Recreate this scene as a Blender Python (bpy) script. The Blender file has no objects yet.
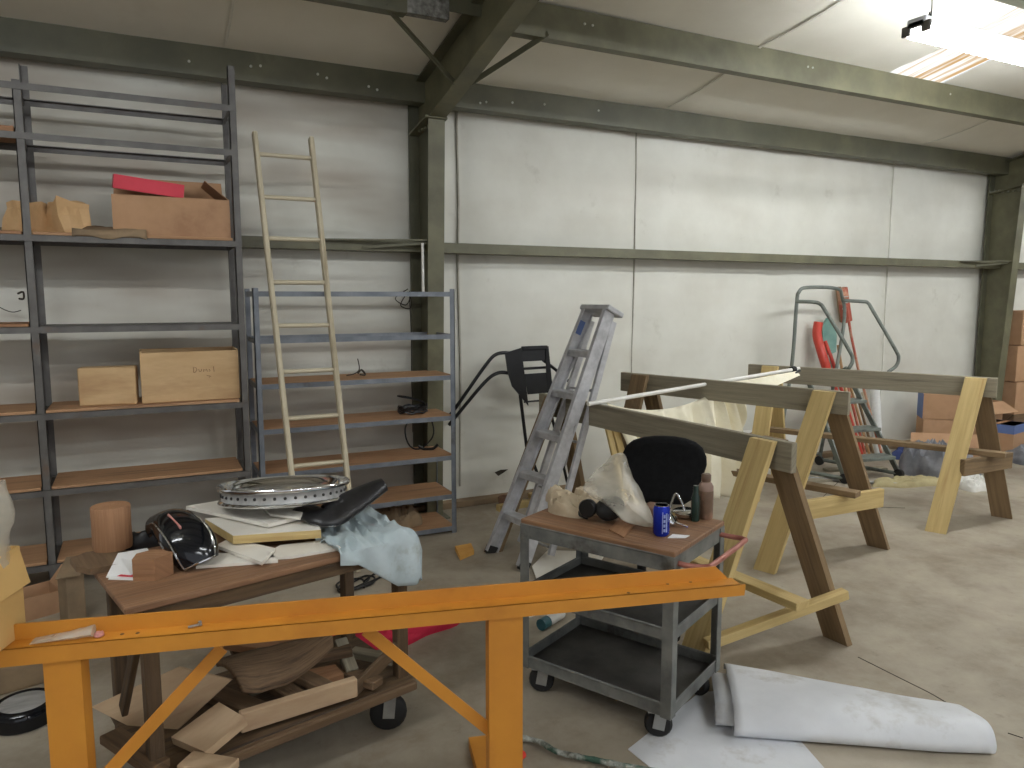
import bpy, bmesh, math, random
from mathutils import Vector, Matrix, noise
random.seed(7)
SC = bpy.context.scene
COL = SC.collection
V = Vector
PI = math.pi

# ------------------------------------------------------------------ camera
F, H = 740.0, 1.68
YAW, PITCH = math.radians(26.5), math.atan2(87, 740.0)
cf = V((math.sin(YAW) * math.cos(PITCH), math.cos(YAW) * math.cos(PITCH), -math.sin(PITCH)))
cr = V((math.cos(YAW), -math.sin(YAW), 0))
cu = cr.cross(cf)
CAM = V((0, 0, H))
cam = bpy.data.cameras.new('camera')
cam.sensor_width = 36
cam.lens = F / 1024 * 36
cam.clip_start = 0.05
co = bpy.data.objects.new('camera', cam)
COL.objects.link(co)
co.location = CAM
co.rotation_euler = (PI / 2 - PITCH, 0, -YAW)
SC.camera = co


def ray(x, y):
    return (x - 512) / F * cr - (y - 384) / F * cu + cf


def az(x, y, z=0.0):            # survey: where a sight line meets a height
    d = ray(x, y)
    return CAM + d * ((z - H) / d.z)


def ay(x, y, Y):                # survey: where a sight line meets a distance
    d = ray(x, y)
    return CAM + d * (Y / d.y)


def apl(x, y, a, n):
    d = ray(x, y)
    n = V(n)
    return CAM + d * ((V(a) - CAM).dot(n) / d.dot(n))


# --------------------------------------------------------------- materials
def lin(c):
    return tuple((v / 12.92 if v <= 0.04045 else ((v + 0.055) / 1.055) ** 2.4) for v in [x / 255 for x in c]) + (1,)


def nt(name):
    m = bpy.data.materials.new(name)
    m.use_nodes = True
    t = m.node_tree
    return m, t, t.nodes['Principled BSDF'], t.nodes, t.links


def N(nodes, kind, **kw):
    n = nodes.new(kind)
    for k, v in kw.items():
        if k in n.inputs:
            n.inputs[k].default_value = v
        else:
            setattr(n, k, v)
    return n


def coords(nodes, links, mode, scale):
    tc = nodes.new('ShaderNodeTexCoord')
    mp = nodes.new('ShaderNodeMapping')
    mp.inputs['Scale'].default_value = scale
    links.new(tc.outputs[mode], mp.inputs['Vector'])
    return mp.outputs['Vector']


def speck(name, c1, c2, rough=0.6, metal=0.0, scale=6, stretch=(1, 1, 1), mode='Object', bump=0.0, bscale=None,
          c3=None, s3=1.5, p3=(0.5, 0.65), detail=6, lo=0.35, hi=0.65, spec=None):
    """two tone noise, with an optional third tone in larger stains"""
    m, t, b, n, l = nt(name)
    vec = coords(n, l, mode, stretch)
    nz = N(n, 'ShaderNodeTexNoise', Scale=scale, Detail=detail, Roughness=0.6)
    l.new(vec, nz.inputs['Vector'])
    r = n.new('ShaderNodeValToRGB')
    r.color_ramp.elements[0].position, r.color_ramp.elements[1].position = lo, hi
    r.color_ramp.elements[0].color, r.color_ramp.elements[1].color = lin(c1), lin(c2)
    l.new(nz.outputs['Fac'], r.inputs['Fac'])
    out = r.outputs['Color']
    if c3:
        n3 = N(n, 'ShaderNodeTexNoise', Scale=s3, Detail=5, Roughness=0.65)
        l.new(vec, n3.inputs['Vector'])
        r3 = n.new('ShaderNodeValToRGB')
        r3.color_ramp.elements[0].position, r3.color_ramp.elements[1].position = p3
        l.new(n3.outputs['Fac'], r3.inputs['Fac'])
        mx = N(n, 'ShaderNodeMix', data_type='RGBA')
        l.new(r3.outputs['Color'], mx.inputs[0])
        l.new(out, mx.inputs[6])
        mx.inputs[7].default_value = lin(c3)
        out = mx.outputs[2]
    l.new(out, b.inputs['Base Color'])
    b.inputs['Roughness'].default_value = rough
    b.inputs['Metallic'].default_value = metal
    if spec is not None:
        b.inputs['Specular IOR Level'].default_value = spec
    if bump:
        nb = N(n, 'ShaderNodeTexNoise', Scale=bscale or scale * 3, Detail=4)
        l.new(vec, nb.inputs['Vector'])
        bp = N(n, 'ShaderNodeBump', Strength=bump, Distance=0.02)
        l.new(nb.outputs['Fac'], bp.inputs['Height'])
        l.new(bp.outputs['Normal'], b.inputs['Normal'])
    return m


def wood(name, c1, c2, rough=0.7, c3=None, p3=(0.55, 0.7), grain=(2.2, 45, 1), s3=3.0):
    """grain runs along u of the board"""
    return speck(name, c1, c2, rough, 0, 1.0, grain, 'UV', 0.25, 1.5, c3, s3 / 8, p3, 5, 0.3, 0.7)


M = {}
M['olive'] = speck('olive steel paint', (96, 94, 72), (112, 109, 84), 0.5, 0, 5, c3=(82, 79, 60), s3=2.0, p3=(0.5, 0.75))
M['olive_shade'] = speck('olive steel paint in shade', (82, 82, 65), (98, 96, 76), 0.5, 0, 4, c3=(108, 106, 84), s3=2.0, p3=(0.62, 0.8))  # same paint as olive, with shade put into a darker tone
M['rack'] = speck('dark rack steel', (82, 79, 76), (102, 99, 95), 0.5, 0.1, 9, c3=(104, 82, 64), s3=4, p3=(0.6, 0.75))
M['bluegrey'] = speck('blue grey shelf steel', (104, 110, 118), (128, 132, 138), 0.45, 0.2, 9, c3=(80, 76, 74), s3=5, p3=(0.6, 0.78))
M['cartgrey'] = speck('grey cart paint', (92, 94, 92), (122, 123, 118), 0.5, 0.1, 10, c3=(66, 60, 54), s3=6, p3=(0.58, 0.72))
M['carttray'] = speck('worn tray floor', (44, 42, 40), (70, 68, 64), 0.6, 0.2, 7)
M['alu'] = speck('dull aluminium', (168, 168, 170), (200, 200, 202), 0.5, 0.25, 12, c3=(150, 148, 146), s3=5, p3=(0.55, 0.8))
M['chrome'] = speck('chrome', (205, 207, 210), (235, 236, 238), 0.1, 1.0, 3)
M['steel'] = speck('galvanised steel', (140, 140, 138), (168, 168, 164), 0.4, 0.6, 12)
M['yellow'] = speck('yellow orange paint', (192, 126, 42), (202, 136, 46), 0.5, 0, 5, c3=(178, 112, 38), s3=3, p3=(0.55, 0.75))
M['shelfwood'] = wood('rack shelf board', (160, 120, 86), (186, 146, 108), 0.75, (134, 102, 76))
M['benchwood'] = wood('bench top board', (116, 84, 60), (146, 110, 80), 0.6, (90, 68, 52))
M['benchdark'] = wood('grimy bench timber', (72, 56, 40), (104, 82, 56), 0.75, (52, 42, 34))
M['pine'] = wood('yellow pine', (184, 158, 102), (206, 182, 126), 0.65, (172, 140, 88))
M['greywood'] = wood('weathered grey timber', (126, 118, 100), (152, 144, 124), 0.8, (108, 100, 84))
M['brownwood'] = wood('weathered brown timber', (112, 92, 66), (140, 116, 84), 0.8, (90, 74, 54))
M['ladderwood'] = wood('pale ladder wood', (182, 170, 144), (206, 196, 170), 0.7, (150, 136, 110))
M['stickwood'] = wood('tool handle wood', (160, 120, 80), (190, 152, 108), 0.65)
M['ply'] = wood('plywood', (182, 154, 122), (198, 172, 140), 0.75, (168, 136, 108), (0.5, 0.7), (3, 14, 1))
M['palewood'] = wood('pale box wood', (190, 156, 112), (208, 176, 132), 0.75, (172, 136, 96), (0.5, 0.7), (3, 12, 1))
M['redwood'] = wood('reddish block wood', (138, 100, 70), (162, 120, 86), 0.75)
M['bark'] = wood('bark slab', (86, 68, 50), (128, 104, 78), 0.85, (60, 48, 38), grain=(3, 25, 1))
M['offcut'] = wood('dark offcut timber', (88, 68, 48), (118, 94, 68), 0.8, (64, 50, 38))
M['card'] = speck('brown cardboard', (172, 134, 100), (186, 148, 114), 0.85, 0, 4, c3=(158, 120, 90), s3=2)
M['cardin'] = speck('cardboard inside', (150, 108, 74), (168, 122, 84), 0.9, 0, 4)
M['tancard'] = speck('tan cardboard', (196, 158, 96), (210, 172, 108), 0.85, 0, 3)
M['kraft'] = speck('kraft paper', (196, 158, 112), (214, 178, 132), 0.85, 0, 5, bump=0.3)
M['dustcard'] = speck('dusty cardboard', (122, 104, 82), (150, 128, 100), 0.9, 0, 4)
M['redcard'] = speck('red glossy card', (196, 44, 62), (212, 58, 76), 0.45, 0, 3)
M['bluetape'] = speck('blue print', (84, 104, 152), (98, 118, 166), 0.6, 0, 3)
M['black'] = speck('black metal paint', (16, 16, 17), (28, 28, 30), 0.35, 0.1, 8)
M['gloss'] = speck('black gloss lacquer', (8, 10, 14), (14, 16, 22), 0.12, 0, 3)
M['blackvinyl'] = speck('black vinyl', (20, 20, 22), (32, 31, 33), 0.38, 0, 8, bump=0.15)
M['blackfabric'] = speck('black fabric', (12, 12, 13), (20, 20, 21), 0.9, 0, 40, spec=0.2)
M['rubber'] = speck('black rubber', (20, 20, 20), (34, 33, 32), 0.75, 0, 10)
M['white'] = speck('white laminate', (222, 216, 204), (234, 230, 220), 0.5, 0, 5)
M['paper'] = speck('white paper', (228, 226, 224), (240, 240, 240), 0.7, 0, 5)
M['vinylroll'] = speck('white vinyl sheet', (208, 210, 214), (222, 224, 228), 0.5, 0, 3, c3=(166, 160, 150), s3=4.5, p3=(0.56, 0.82), bump=0.1, bscale=6)
M['canvas'] = speck('cream canvas', (232, 224, 198), (242, 236, 214), 0.85, 0, 6, bump=0.2)
M['pvc'] = speck('white plastic pipe', (226, 224, 216), (238, 236, 230), 0.4, 0, 6)
M['bluecloth'] = speck('pale blue cotton', (166, 180, 184), (190, 202, 206), 0.9, 0, 5, c3=(148, 152, 142), s3=4, p3=(0.58, 0.72), bump=0.2)
M['beigecloth'] = speck('beige cloth', (178, 160, 134), (204, 190, 164), 0.9, 0, 6, bump=0.3)
M['greycloth'] = speck('grey cloth', (104, 106, 112), (140, 140, 144), 0.95, 0, 5, bump=0.3)
M['darkcloth'] = speck('dark cloth', (40, 42, 52), (60, 62, 72), 0.95, 0, 5, bump=0.3)
M['denim'] = speck('blue cloth', (58, 70, 120), (76, 90, 142), 0.95, 0, 5, bump=0.3)
M['whitecloth'] = speck('white cloth', (214, 212, 204), (232, 230, 224), 0.9, 0, 5, bump=0.3)
M['khaki'] = speck('khaki cloth', (160, 148, 110), (180, 168, 128), 0.9, 0, 5, bump=0.3)
M['redcloth'] = speck('crimson cloth', (170, 20, 50), (200, 32, 66), 0.85, 0, 5, bump=0.3)
M['redplastic'] = speck('red plastic', (184, 58, 44), (200, 72, 56), 0.5, 0, 4)
M['redwoodpaint'] = speck('faded red paint', (160, 70, 52), (184, 96, 74), 0.6, 0, 10, c3=(190, 150, 120), s3=5)
M['teal'] = speck('teal plastic', (110, 150, 140), (136, 172, 160), 0.55, 0, 6)
M['darkteal'] = speck('dark teal plastic', (30, 76, 84), (44, 96, 102), 0.4, 0, 6)
M['canblue'] = speck('blue can print', (16, 38, 158), (28, 56, 184), 0.25, 0.5, 4)
M['canwhite'] = speck('silver can print', (140, 156, 204), (170, 182, 220), 0.3, 0.4, 30)
M['bottle'] = speck('brown bottle plastic', (96, 74, 58), (116, 92, 74), 0.4, 0, 8, c3=(150, 112, 92), s3=8)
M['badge'] = speck('pink badge', (196, 130, 122), (212, 150, 142), 0.4, 0, 8)
M['pinkcap'] = speck('dusty pink plastic', (128, 104, 92), (148, 122, 108), 0.5, 0, 8)
M['green'] = speck('dark green glass', (24, 40, 34), (36, 56, 48), 0.2, 0, 6)
M['handle'] = speck('dull red handle paint', (150, 88, 76), (178, 118, 104), 0.4, 0.2, 9)
M['brushed'] = speck('brushed metal', (160, 160, 158), (196, 196, 194), 0.35, 0.4, 8, (1, 6, 1))
M['rust'] = speck('rusty tin', (110, 80, 62), (140, 110, 90), 0.7, 0.2, 8)
M['rope'] = speck('paint crusted hose', (70, 70, 58), (200, 204, 196), 0.8, 0, 22, c3=(60, 90, 76), s3=9, p3=(0.5, 0.6), bump=0.8, bscale=30)
M['orange'] = speck('orange foam', (206, 150, 72), (220, 168, 90), 0.85, 0, 8)
M['redrag'] = speck('bright red plastic', (206, 50, 36), (220, 64, 46), 0.5, 0, 8)
M['platgrey'] = speck('grey green ladder paint', (104, 110, 104), (124, 130, 122), 0.5, 0.2, 8, c3=(86, 88, 80), s3=6)
M['lap'] = speck('scuffed grey steel', (96, 96, 92), (150, 150, 146), 0.7, 0, 22, c3=(70, 68, 60), s3=9)
M['fleck'] = speck('bolt steel', (190, 190, 184), (220, 220, 214), 0.35, 0.7, 8)
M['darkmark'] = speck('dark tear', (52, 46, 38), (74, 66, 56), 0.95, 0, 8)
M['pencil'] = speck('pencil mark', (116, 82, 58), (126, 92, 66), 0.9, 0, 8)
M['seam'] = speck('dusty seam tape', (150, 146, 132), (176, 172, 158), 0.8, 0, 8)
M['seamlight'] = speck('white seam tape', (206, 204, 194), (222, 220, 210), 0.7, 0, 8)
M['foam'] = speck('white foam', (220, 220, 216), (232, 232, 228), 0.9, 0, 20)


def wall_material():
    m, t, b, n, l = nt('white insulation vinyl')
    vec = coords(n, l, 'Object', (1, 1, 1))
    vs = coords(n, l, 'Object', (0.4, 1, 1.9))
    base = N(n, 'ShaderNodeTexNoise', Scale=1.4, Detail=6, Roughness=0.6)
    l.new(vec, base.inputs['Vector'])
    r = n.new('ShaderNodeValToRGB')
    r.color_ramp.elements[0].position, r.color_ramp.elements[1].position = 0.3, 0.7
    r.color_ramp.elements[0].color, r.color_ramp.elements[1].color = lin((204, 202, 190)), lin((222, 221, 211))
    l.new(base.outputs['Fac'], r.inputs['Fac'])
    # soot bands, strongest on the left bay
    st = N(n, 'ShaderNodeTexNoise', Scale=1.5, Detail=3, Roughness=0.5)
    l.new(vs, st.inputs['Vector'])
    r2 = n.new('ShaderNodeValToRGB')
    r2.color_ramp.elements[0].position, r2.color_ramp.elements[1].position = 0.42, 0.68
    l.new(st.outputs['Fac'], r2.inputs['Fac'])
    sx = n.new('ShaderNodeSeparateXYZ')
    l.new(vec, sx.inputs[0])
    mr = N(n, 'ShaderNodeMapRange')
    mr.inputs[1].default_value, mr.inputs[2].default_value = -4.1, -3.3   # the left bay
    mr.inputs[3].default_value, mr.inputs[4].default_value = 0.75, 0.12
    l.new(sx.outputs['X'], mr.inputs[0])
    mul = N(n, 'ShaderNodeMath', operation='MULTIPLY')
    l.new(r2.outputs['Color'], mul.inputs[0])
    l.new(mr.outputs[0], mul.inputs[1])
    mx = N(n, 'ShaderNodeMix', data_type='RGBA')
    l.new(mul.outputs[0], mx.inputs[0])
    l.new(r.outputs['Color'], mx.inputs[6])
    mx.inputs[7].default_value = lin((156, 140, 122))
    # fine smudges
    sm = N(n, 'ShaderNodeTexNoise', Scale=3.2, Detail=8, Roughness=0.7)
    l.new(vec, sm.inputs['Vector'])
    r4 = n.new('ShaderNodeValToRGB')
    r4.color_ramp.elements[0].position, r4.color_ramp.elements[1].position = 0.6, 0.8
    r4.color_ramp.elements[1].color = (0.45, 0.45, 0.45, 1)
    l.new(sm.outputs['Fac'], r4.inputs['Fac'])
    mx2 = N(n, 'ShaderNodeMix', data_type='RGBA')
    l.new(r4.outputs['Color'], mx2.inputs[0])
    l.new(mx.outputs[2], mx2.inputs[6])
    mx2.inputs[7].default_value = lin((150, 142, 122))
    l.new(mx2.outputs[2], b.inputs['Base Color'])
    b.inputs['Roughness'].default_value = 0.55
    nb = N(n, 'ShaderNodeTexNoise', Scale=2.2, Detail=3, Distortion=0.6)
    l.new(vec, nb.inputs['Vector'])
    bp = N(n, 'ShaderNodeBump', Strength=0.05, Distance=0.05)
    l.new(nb.outputs['Fac'], bp.inputs['Height'])
    l.new(bp.outputs['Normal'], b.inputs['Normal'])
    return m


M['wall'] = wall_material()
M['ceiling'] = speck('ceiling insulation vinyl', (222, 218, 206), (234, 231, 220), 0.6, 0, 0.9, c3=(196, 186, 166), s3=0.7, p3=(0.58, 0.9), bump=0.25, bscale=1.6)
M['shell'] = speck('shed sheeting', (196, 194, 188), (208, 206, 200), 0.8, 0, 0.8)


def floor_material():
    m, t, b, n, l = nt('worn concrete')
    vec = coords(n, l, 'Object', (1, 1, 1))
    a = N(n, 'ShaderNodeTexNoise', Scale=1.1, Detail=9, Roughness=0.68)
    l.new(vec, a.inputs['Vector'])
    r = n.new('ShaderNodeValToRGB')
    e = r.color_ramp.elements
    e[0].position, e[1].position = 0.36, 0.66
    e[0].color, e[1].color = lin((130, 118, 102)), lin((176, 166, 149))
    e2 = r.color_ramp.elements.new(0.5)
    e2.color = lin((158, 148, 131))
    l.new(a.outputs['Fac'], r.inputs['Fac'])
    f = N(n, 'ShaderNodeTexNoise', Scale=9, Detail=10, Roughness=0.8)
    l.new(vec, f.inputs['Vector'])
    rf = n.new('ShaderNodeValToRGB')
    rf.color_ramp.elements[0].position, rf.color_ramp.elements[1].position = 0.58, 0.74
    rf.color_ramp.elements[1].color = (0.75, 0.75, 0.75, 1)
    l.new(f.outputs['Fac'], rf.inputs['Fac'])
    mx = N(n, 'ShaderNodeMix', data_type='RGBA')
    l.new(rf.outputs['Color'], mx.inputs[0])
    l.new(r.outputs['Color'], mx.inputs[6])
    mx.inputs[7].default_value = lin((108, 98, 84))
    s = N(n, 'ShaderNodeTexNoise', Scale=2.7, Detail=6, Roughness=0.7, Distortion=0.8)
    l.new(vec, s.inputs['Vector'])
    rs = n.new('ShaderNodeValToRGB')
    rs.color_ramp.elements[0].position, rs.color_ramp.elements[1].position = 0.55, 0.8
    rs.color_ramp.elements[1].color = (0.7, 0.7, 0.7, 1)
    l.new(s.outputs['Fac'], rs.inputs['Fac'])
    mx2 = N(n, 'ShaderNodeMix', data_type='RGBA')
    l.new(rs.outputs['Color'], mx2.inputs[0])
    l.new(mx.outputs[2], mx2.inputs[6])
    mx2.inputs[7].default_value = lin((128, 110, 86))
    l.new(mx2.outputs[2], b.inputs['Base Color'])
    b.inputs['Roughness'].default_value = 0.62
    bp = N(n, 'ShaderNodeBump', Strength=0.15, Distance=0.01)
    l.new(f.outputs['Fac'], bp.inputs['Height'])
    l.new(bp.outputs['Normal'], b.inputs['Normal'])
    return m


M['floor'] = floor_material()


def emit(name, col, strength):
    m = bpy.data.materials.new(name)
    m.use_nodes = True
    t = m.node_tree
    t.nodes.clear()
    o = t.nodes.new('ShaderNodeOutputMaterial')
    e = t.nodes.new('ShaderNodeEmission')
    e.inputs['Color'].default_value = (*col, 1)
    e.inputs['Strength'].default_value = strength
    t.links.new(e.outputs[0], o.inputs['Surface'])
    return m, t, e


def skylight_material():
    m, t, e = emit('daylit fibreglass', (1, 1, 1), 0.95)
    n, l = t.nodes, t.links
    vec = coords(n, l, 'Object', (16, 0.35, 1))
    a = N(n, 'ShaderNodeTexNoise', Scale=1.4, Detail=5, Roughness=0.7)
    l.new(vec, a.inputs['Vector'])
    r = n.new('ShaderNodeValToRGB')
    r.color_ramp.elements[0].position, r.color_ramp.elements[1].position = 0.40, 0.53
    r.color_ramp.elements[0].color, r.color_ramp.elements[1].color = lin((196, 160, 112)), lin((250, 250, 246))
    l.new(a.outputs['Fac'], r.inputs['Fac'])
    l.new(r.outputs['Color'], e.inputs['Color'])
    return m


M['skylight'] = skylight_material()
TUBE_W = 54.0
M['tube'] = emit('lit fluorescent tube', (0.95, 0.985, 1.0), TUBE_W)[0]
M['fixture'] = speck('white fixture enamel', (200, 204, 210), (220, 224, 230), 0.5, 0, 5)


def bag_material():
    m, t, b, n, l = nt('cloudy clear plastic')
    b.inputs['Base Color'].default_value = lin((206, 200, 184))
    b.inputs['Roughness'].default_value = 0.3
    tr = n.new('ShaderNodeBsdfTransparent')
    mix = n.new('ShaderNodeMixShader')
    nz = N(n, 'ShaderNodeTexNoise', Scale=6, Detail=4)
    vec = coords(n, l, 'Object', (1, 1, 1))
    l.new(vec, nz.inputs['Vector'])
    mr = N(n, 'ShaderNodeMapRange')
    mr.inputs[1].default_value, mr.inputs[2].default_value = 0.3, 0.7
    mr.inputs[3].default_value, mr.inputs[4].default_value = 0.25, 0.55
    l.new(nz.outputs['Fac'], mr.inputs[0])
    l.new(mr.outputs[0], mix.inputs[0])
    l.new(tr.outputs[0], mix.inputs[1])
    l.new(b.outputs[0], mix.inputs[2])
    l.new(mix.outputs[0], n['Material Output'].inputs['Surface'])
    bp = N(n, 'ShaderNodeBump', Strength=0.4, Distance=0.02)
    l.new(nz.outputs['Fac'], bp.inputs['Height'])
    l.new(bp.outputs['Normal'], b.inputs['Normal'])
    return m


M['bag'] = bag_material()


# ------------------------------------------------------------ mesh builder
ROOT = {}


class MB:
    def __init__(s):
        s.v, s.f, s.uv = [], [], []
        s.sm = []

    def add(s, verts, faces, uvs=None, smooth=False):
        o = len(s.v)
        s.v += [V(p) for p in verts]
        for i, f in enumerate(faces):
            s.f.append([o + k for k in f])
            s.uv.append(uvs[i] if uvs else [(verts[k][0] + verts[k][1] * .3, verts[k][2] + verts[k][1]) for k in f])
            s.sm.append(smooth)
        return s

    def box(s, mat, sx, sy, sz, bev=0.0):
        """box centred on mat's origin, grain along its longest side"""
        bm = bmesh.new()
        bmesh.ops.create_cube(bm, size=1)
        for v in bm.verts:
            v.co = V((v.co.x * sx, v.co.y * sy, v.co.z * sz))
        if bev:
            bmesh.ops.bevel(bm, geom=bm.edges[:], offset=bev, segments=2 if bev > 0.006 else 1, affect='EDGES', profile=0.6)
        ax = max(range(3), key=lambda i: (sx, sy, sz)[i])
        o1, o2 = [i for i in range(3) if i != ax]
        ou, ov = random.uniform(0, 9), random.uniform(0, 9)
        bm.verts.index_update()
        vs = [mat @ v.co for v in bm.verts]
        fs, us = [], []
        for f in bm.faces:
            fs.append([v.index for v in f.verts])
            us.append([(v.co[ax] + ou, v.co[o1] + v.co[o2] * 0.9 + ov) for v in f.verts])
        bm.free()
        return s.add(vs, fs, us)

    def bar(s, p0, p1, w, t, up=(0, 0, 1), bev=0.0):
        """board from p0 to p1; w along `up`, t across"""
        p0, p1 = V(p0), V(p1)
        x = (p1 - p0).normalized()
        y = V(up).cross(x)
        if y.length < 1e-5:
            y = V((0, 1, 0)).cross(x)
        y.normalize()
        z = x.cross(y)
        m = Matrix((x, y, z)).transposed().to_4x4()
        m.translation = (p0 + p1) / 2
        return s.box(m, (p1 - p0).length, t, w, bev)

    def abox(s, lo, hi, bev=0.0):
        lo, hi = V(lo), V(hi)
        return s.box(Matrix.Translation((lo + hi) / 2), *(hi - lo), bev)

    def tube(s, pts, r, n=10, closed=False, cap=True):
        pts = [V(p) for p in pts]
        k = len(pts)
        rs = r if isinstance(r, (list, tuple)) else [r] * k
        T = []
        for i in range(k):
            a = pts[(i - 1) % k] if (closed or i > 0) else pts[i]
            b = pts[(i + 1) % k] if (closed or i < k - 1) else pts[i]
            T.append((b - a).normalized())
        nrm = T[0].orthogonal().normalized()
        vs, L = [], 0
        lens = []
        for i in range(k):
            nrm = (nrm - T[i] * nrm.dot(T[i]))
            nrm = nrm.normalized() if nrm.length > 1e-6 else T[i].orthogonal().normalized()
            bn = T[i].cross(nrm)
            if i:
                L += (pts[i] - pts[i - 1]).length
            lens.append(L)
            for j in range(n):
                a = 2 * PI * j / n
                vs.append(pts[i] + (nrm * math.cos(a) + bn * math.sin(a)) * rs[i])
        fs, us = [], []
        for i in range(k if closed else k - 1):
            i2 = (i + 1) % k
            for j in range(n):
                j2 = (j + 1) % n
                fs.append([i * n + j, i * n + j2, i2 * n + j2, i2 * n + j])
                us.append([(lens[i], j / n * .1), (lens[i], (j + 1) / n * .1), (lens[i] + .1, (j + 1) / n * .1), (lens[i] + .1, j / n * .1)])
        s.add(vs, fs, us, True)
        if cap and not closed:
            s.add(vs[:n], [list(range(n))[::-1]])
            s.add(vs[-n:], [list(range(n))])
        return s

    def lathe(s, prof, mat=Matrix(), n=24, cap=True):
        vs = []
        for r, z in prof:
            for j in range(n):
                a = 2 * PI * j / n
                vs.append(mat @ V((r * math.cos(a), r * math.sin(a), z)))
        fs, us = [], []
        for i in range(len(prof) - 1):
            for j in range(n):
                j2 = (j + 1) % n
                fs.append([i * n + j, i * n + j2, (i + 1) * n + j2, (i + 1) * n + j])
                us.append([(prof[i][1], j / n), (prof[i][1], (j + 1) / n), (prof[i + 1][1], (j + 1) / n), (prof[i + 1][1], j / n)])
        s.add(vs, fs, us, True)
        if cap:
            if prof[0][0] > 1e-4:
                s.add(vs[:n], [list(range(n))[::-1]])
            if prof[-1][0] > 1e-4:
                s.add(vs[-n:], [list(range(n))])
        return s

    def slab(s, pts, th, smooth=False):
        """flat board whose top outline is pts; thickness goes down along the normal"""
        pts = [V(p) for p in pts]
        nn = V((0, 0, 0))
        c = sum(pts, V()) / len(pts)
        for i in range(len(pts)):
            nn += (pts[i] - c).cross(pts[(i + 1) % len(pts)] - c)
        nn.normalize()
        if nn.z < 0:
            pts.reverse()
            nn = -nn
        k = len(pts)
        lo = [p - nn * th for p in pts]
        e = max(((pts[(i + 1) % k] - pts[i]) for i in range(k)), key=lambda d: d.length).normalized()
        g = nn.cross(e)
        ou = random.uniform(0, 9)
        allp = pts + lo
        fs = [list(range(k)), list(range(2 * k - 1, k - 1, -1))]
        for i in range(k):
            j = (i + 1) % k
            fs.append([j, i, k + i, k + j])
        us = [[(allp[q].dot(e) + ou, allp[q].dot(g) + allp[q].dot(nn)) for q in f] for f in fs]
        return s.add(allp, fs, us, smooth)

    def grid(s, rows, smooth=True, close=False):
        nr, nc = len(rows), len(rows[0])
        vs = [p for r in rows for p in r]
        fs, us = [], []
        for i in range(nr - 1):
            for j in range(nc if close else nc - 1):
                j2 = (j + 1) % nc
                fs.append([i * nc + j, i * nc + j2, (i + 1) * nc + j2, (i + 1) * nc + j])
                us.append([(j / nc, i / nr), ((j + 1) / nc, i / nr), ((j + 1) / nc, (i + 1) / nr), (j / nc, (i + 1) / nr)])
        return s.add(vs, fs, us, smooth)

    def build(s, name, mat, parent=None, solid=0, sub=0, smooth=None):
        me = bpy.data.meshes.new(name)
        pts = s.v
        if parent is None:
            lo = V((min(p.x for p in pts), min(p.y for p in pts), min(p.z for p in pts)))
            hi = V((max(p.x for p in pts), max(p.y for p in pts), 0))
            org = V(((lo.x + hi.x) / 2, (lo.y + hi.y) / 2, lo.z))
        else:
            org = ROOT[parent]
        me.from_pydata([tuple(p - org) for p in pts], [], s.f)
        uv = me.uv_layers.new(name='uv')
        i = 0
        for p, us in zip(me.polygons, s.uv):
            for q in us:
                uv.data[i].uv = q
                i += 1
        for p, b in zip(me.polygons, s.sm):
            p.use_smooth = b
        if any(s.sm) and smooth != 0:
            me.set_sharp_from_angle(angle=math.radians(smooth or 48))
        me.materials.append(mat if not isinstance(mat, str) else M[mat])
        o = bpy.data.objects.new(name, me)
        COL.objects.link(o)
        if parent is None:
            o.location = org
            ROOT[o] = org
        else:
            o.parent = parent
            ROOT[o] = org
        if solid:
            md = o.modifiers.new('thickness', 'SOLIDIFY')
            md.thickness = solid
            md.offset = 0
        if sub:
            md = o.modifiers.new('smooth', 'SUBSURF')
            md.levels = md.render_levels = sub
        return o


def thing(name, label, cat, loc, group=None):
    o = bpy.data.objects.new(name, None)
    o.empty_display_size = 0.1
    COL.objects.link(o)
    o.location = loc
    ROOT[o] = V(loc)
    return tag(o, label, cat, group)


def tag(o, label, cat, group=None):
    o['label'] = label
    o['category'] = cat
    if group:
        o['group'] = group
    return o


def struct(o):
    o['kind'] = 'structure'
    return o


def frame(o, x, up=(0, 0, 1)):
    """matrix with x axis along x, z near up"""
    x = V(x).normalized()
    z = V(up)
    z = (z - x * z.dot(x)).normalized()
    y = z.cross(x)
    m = Matrix((x, y, z)).transposed().to_4x4()
    m.translation = V(o)
    return m


def bez(p, n):
    """smooth curve through the points"""
    p = [V(q) for q in p]
    out = []
    for i in range(len(p) - 1):
        a, b, c, d = p[max(i - 1, 0)], p[i], p[i + 1], p[min(i + 2, len(p) - 1)]
        for k in range(n):
            t = k / n
            out.append(0.5 * ((2 * b) + (c - a) * t + (2 * a - 5 * b + 4 * c - d) * t * t + (3 * b - a - 3 * c + d) * t ** 3))
    out.append(p[-1])
    return out


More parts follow.
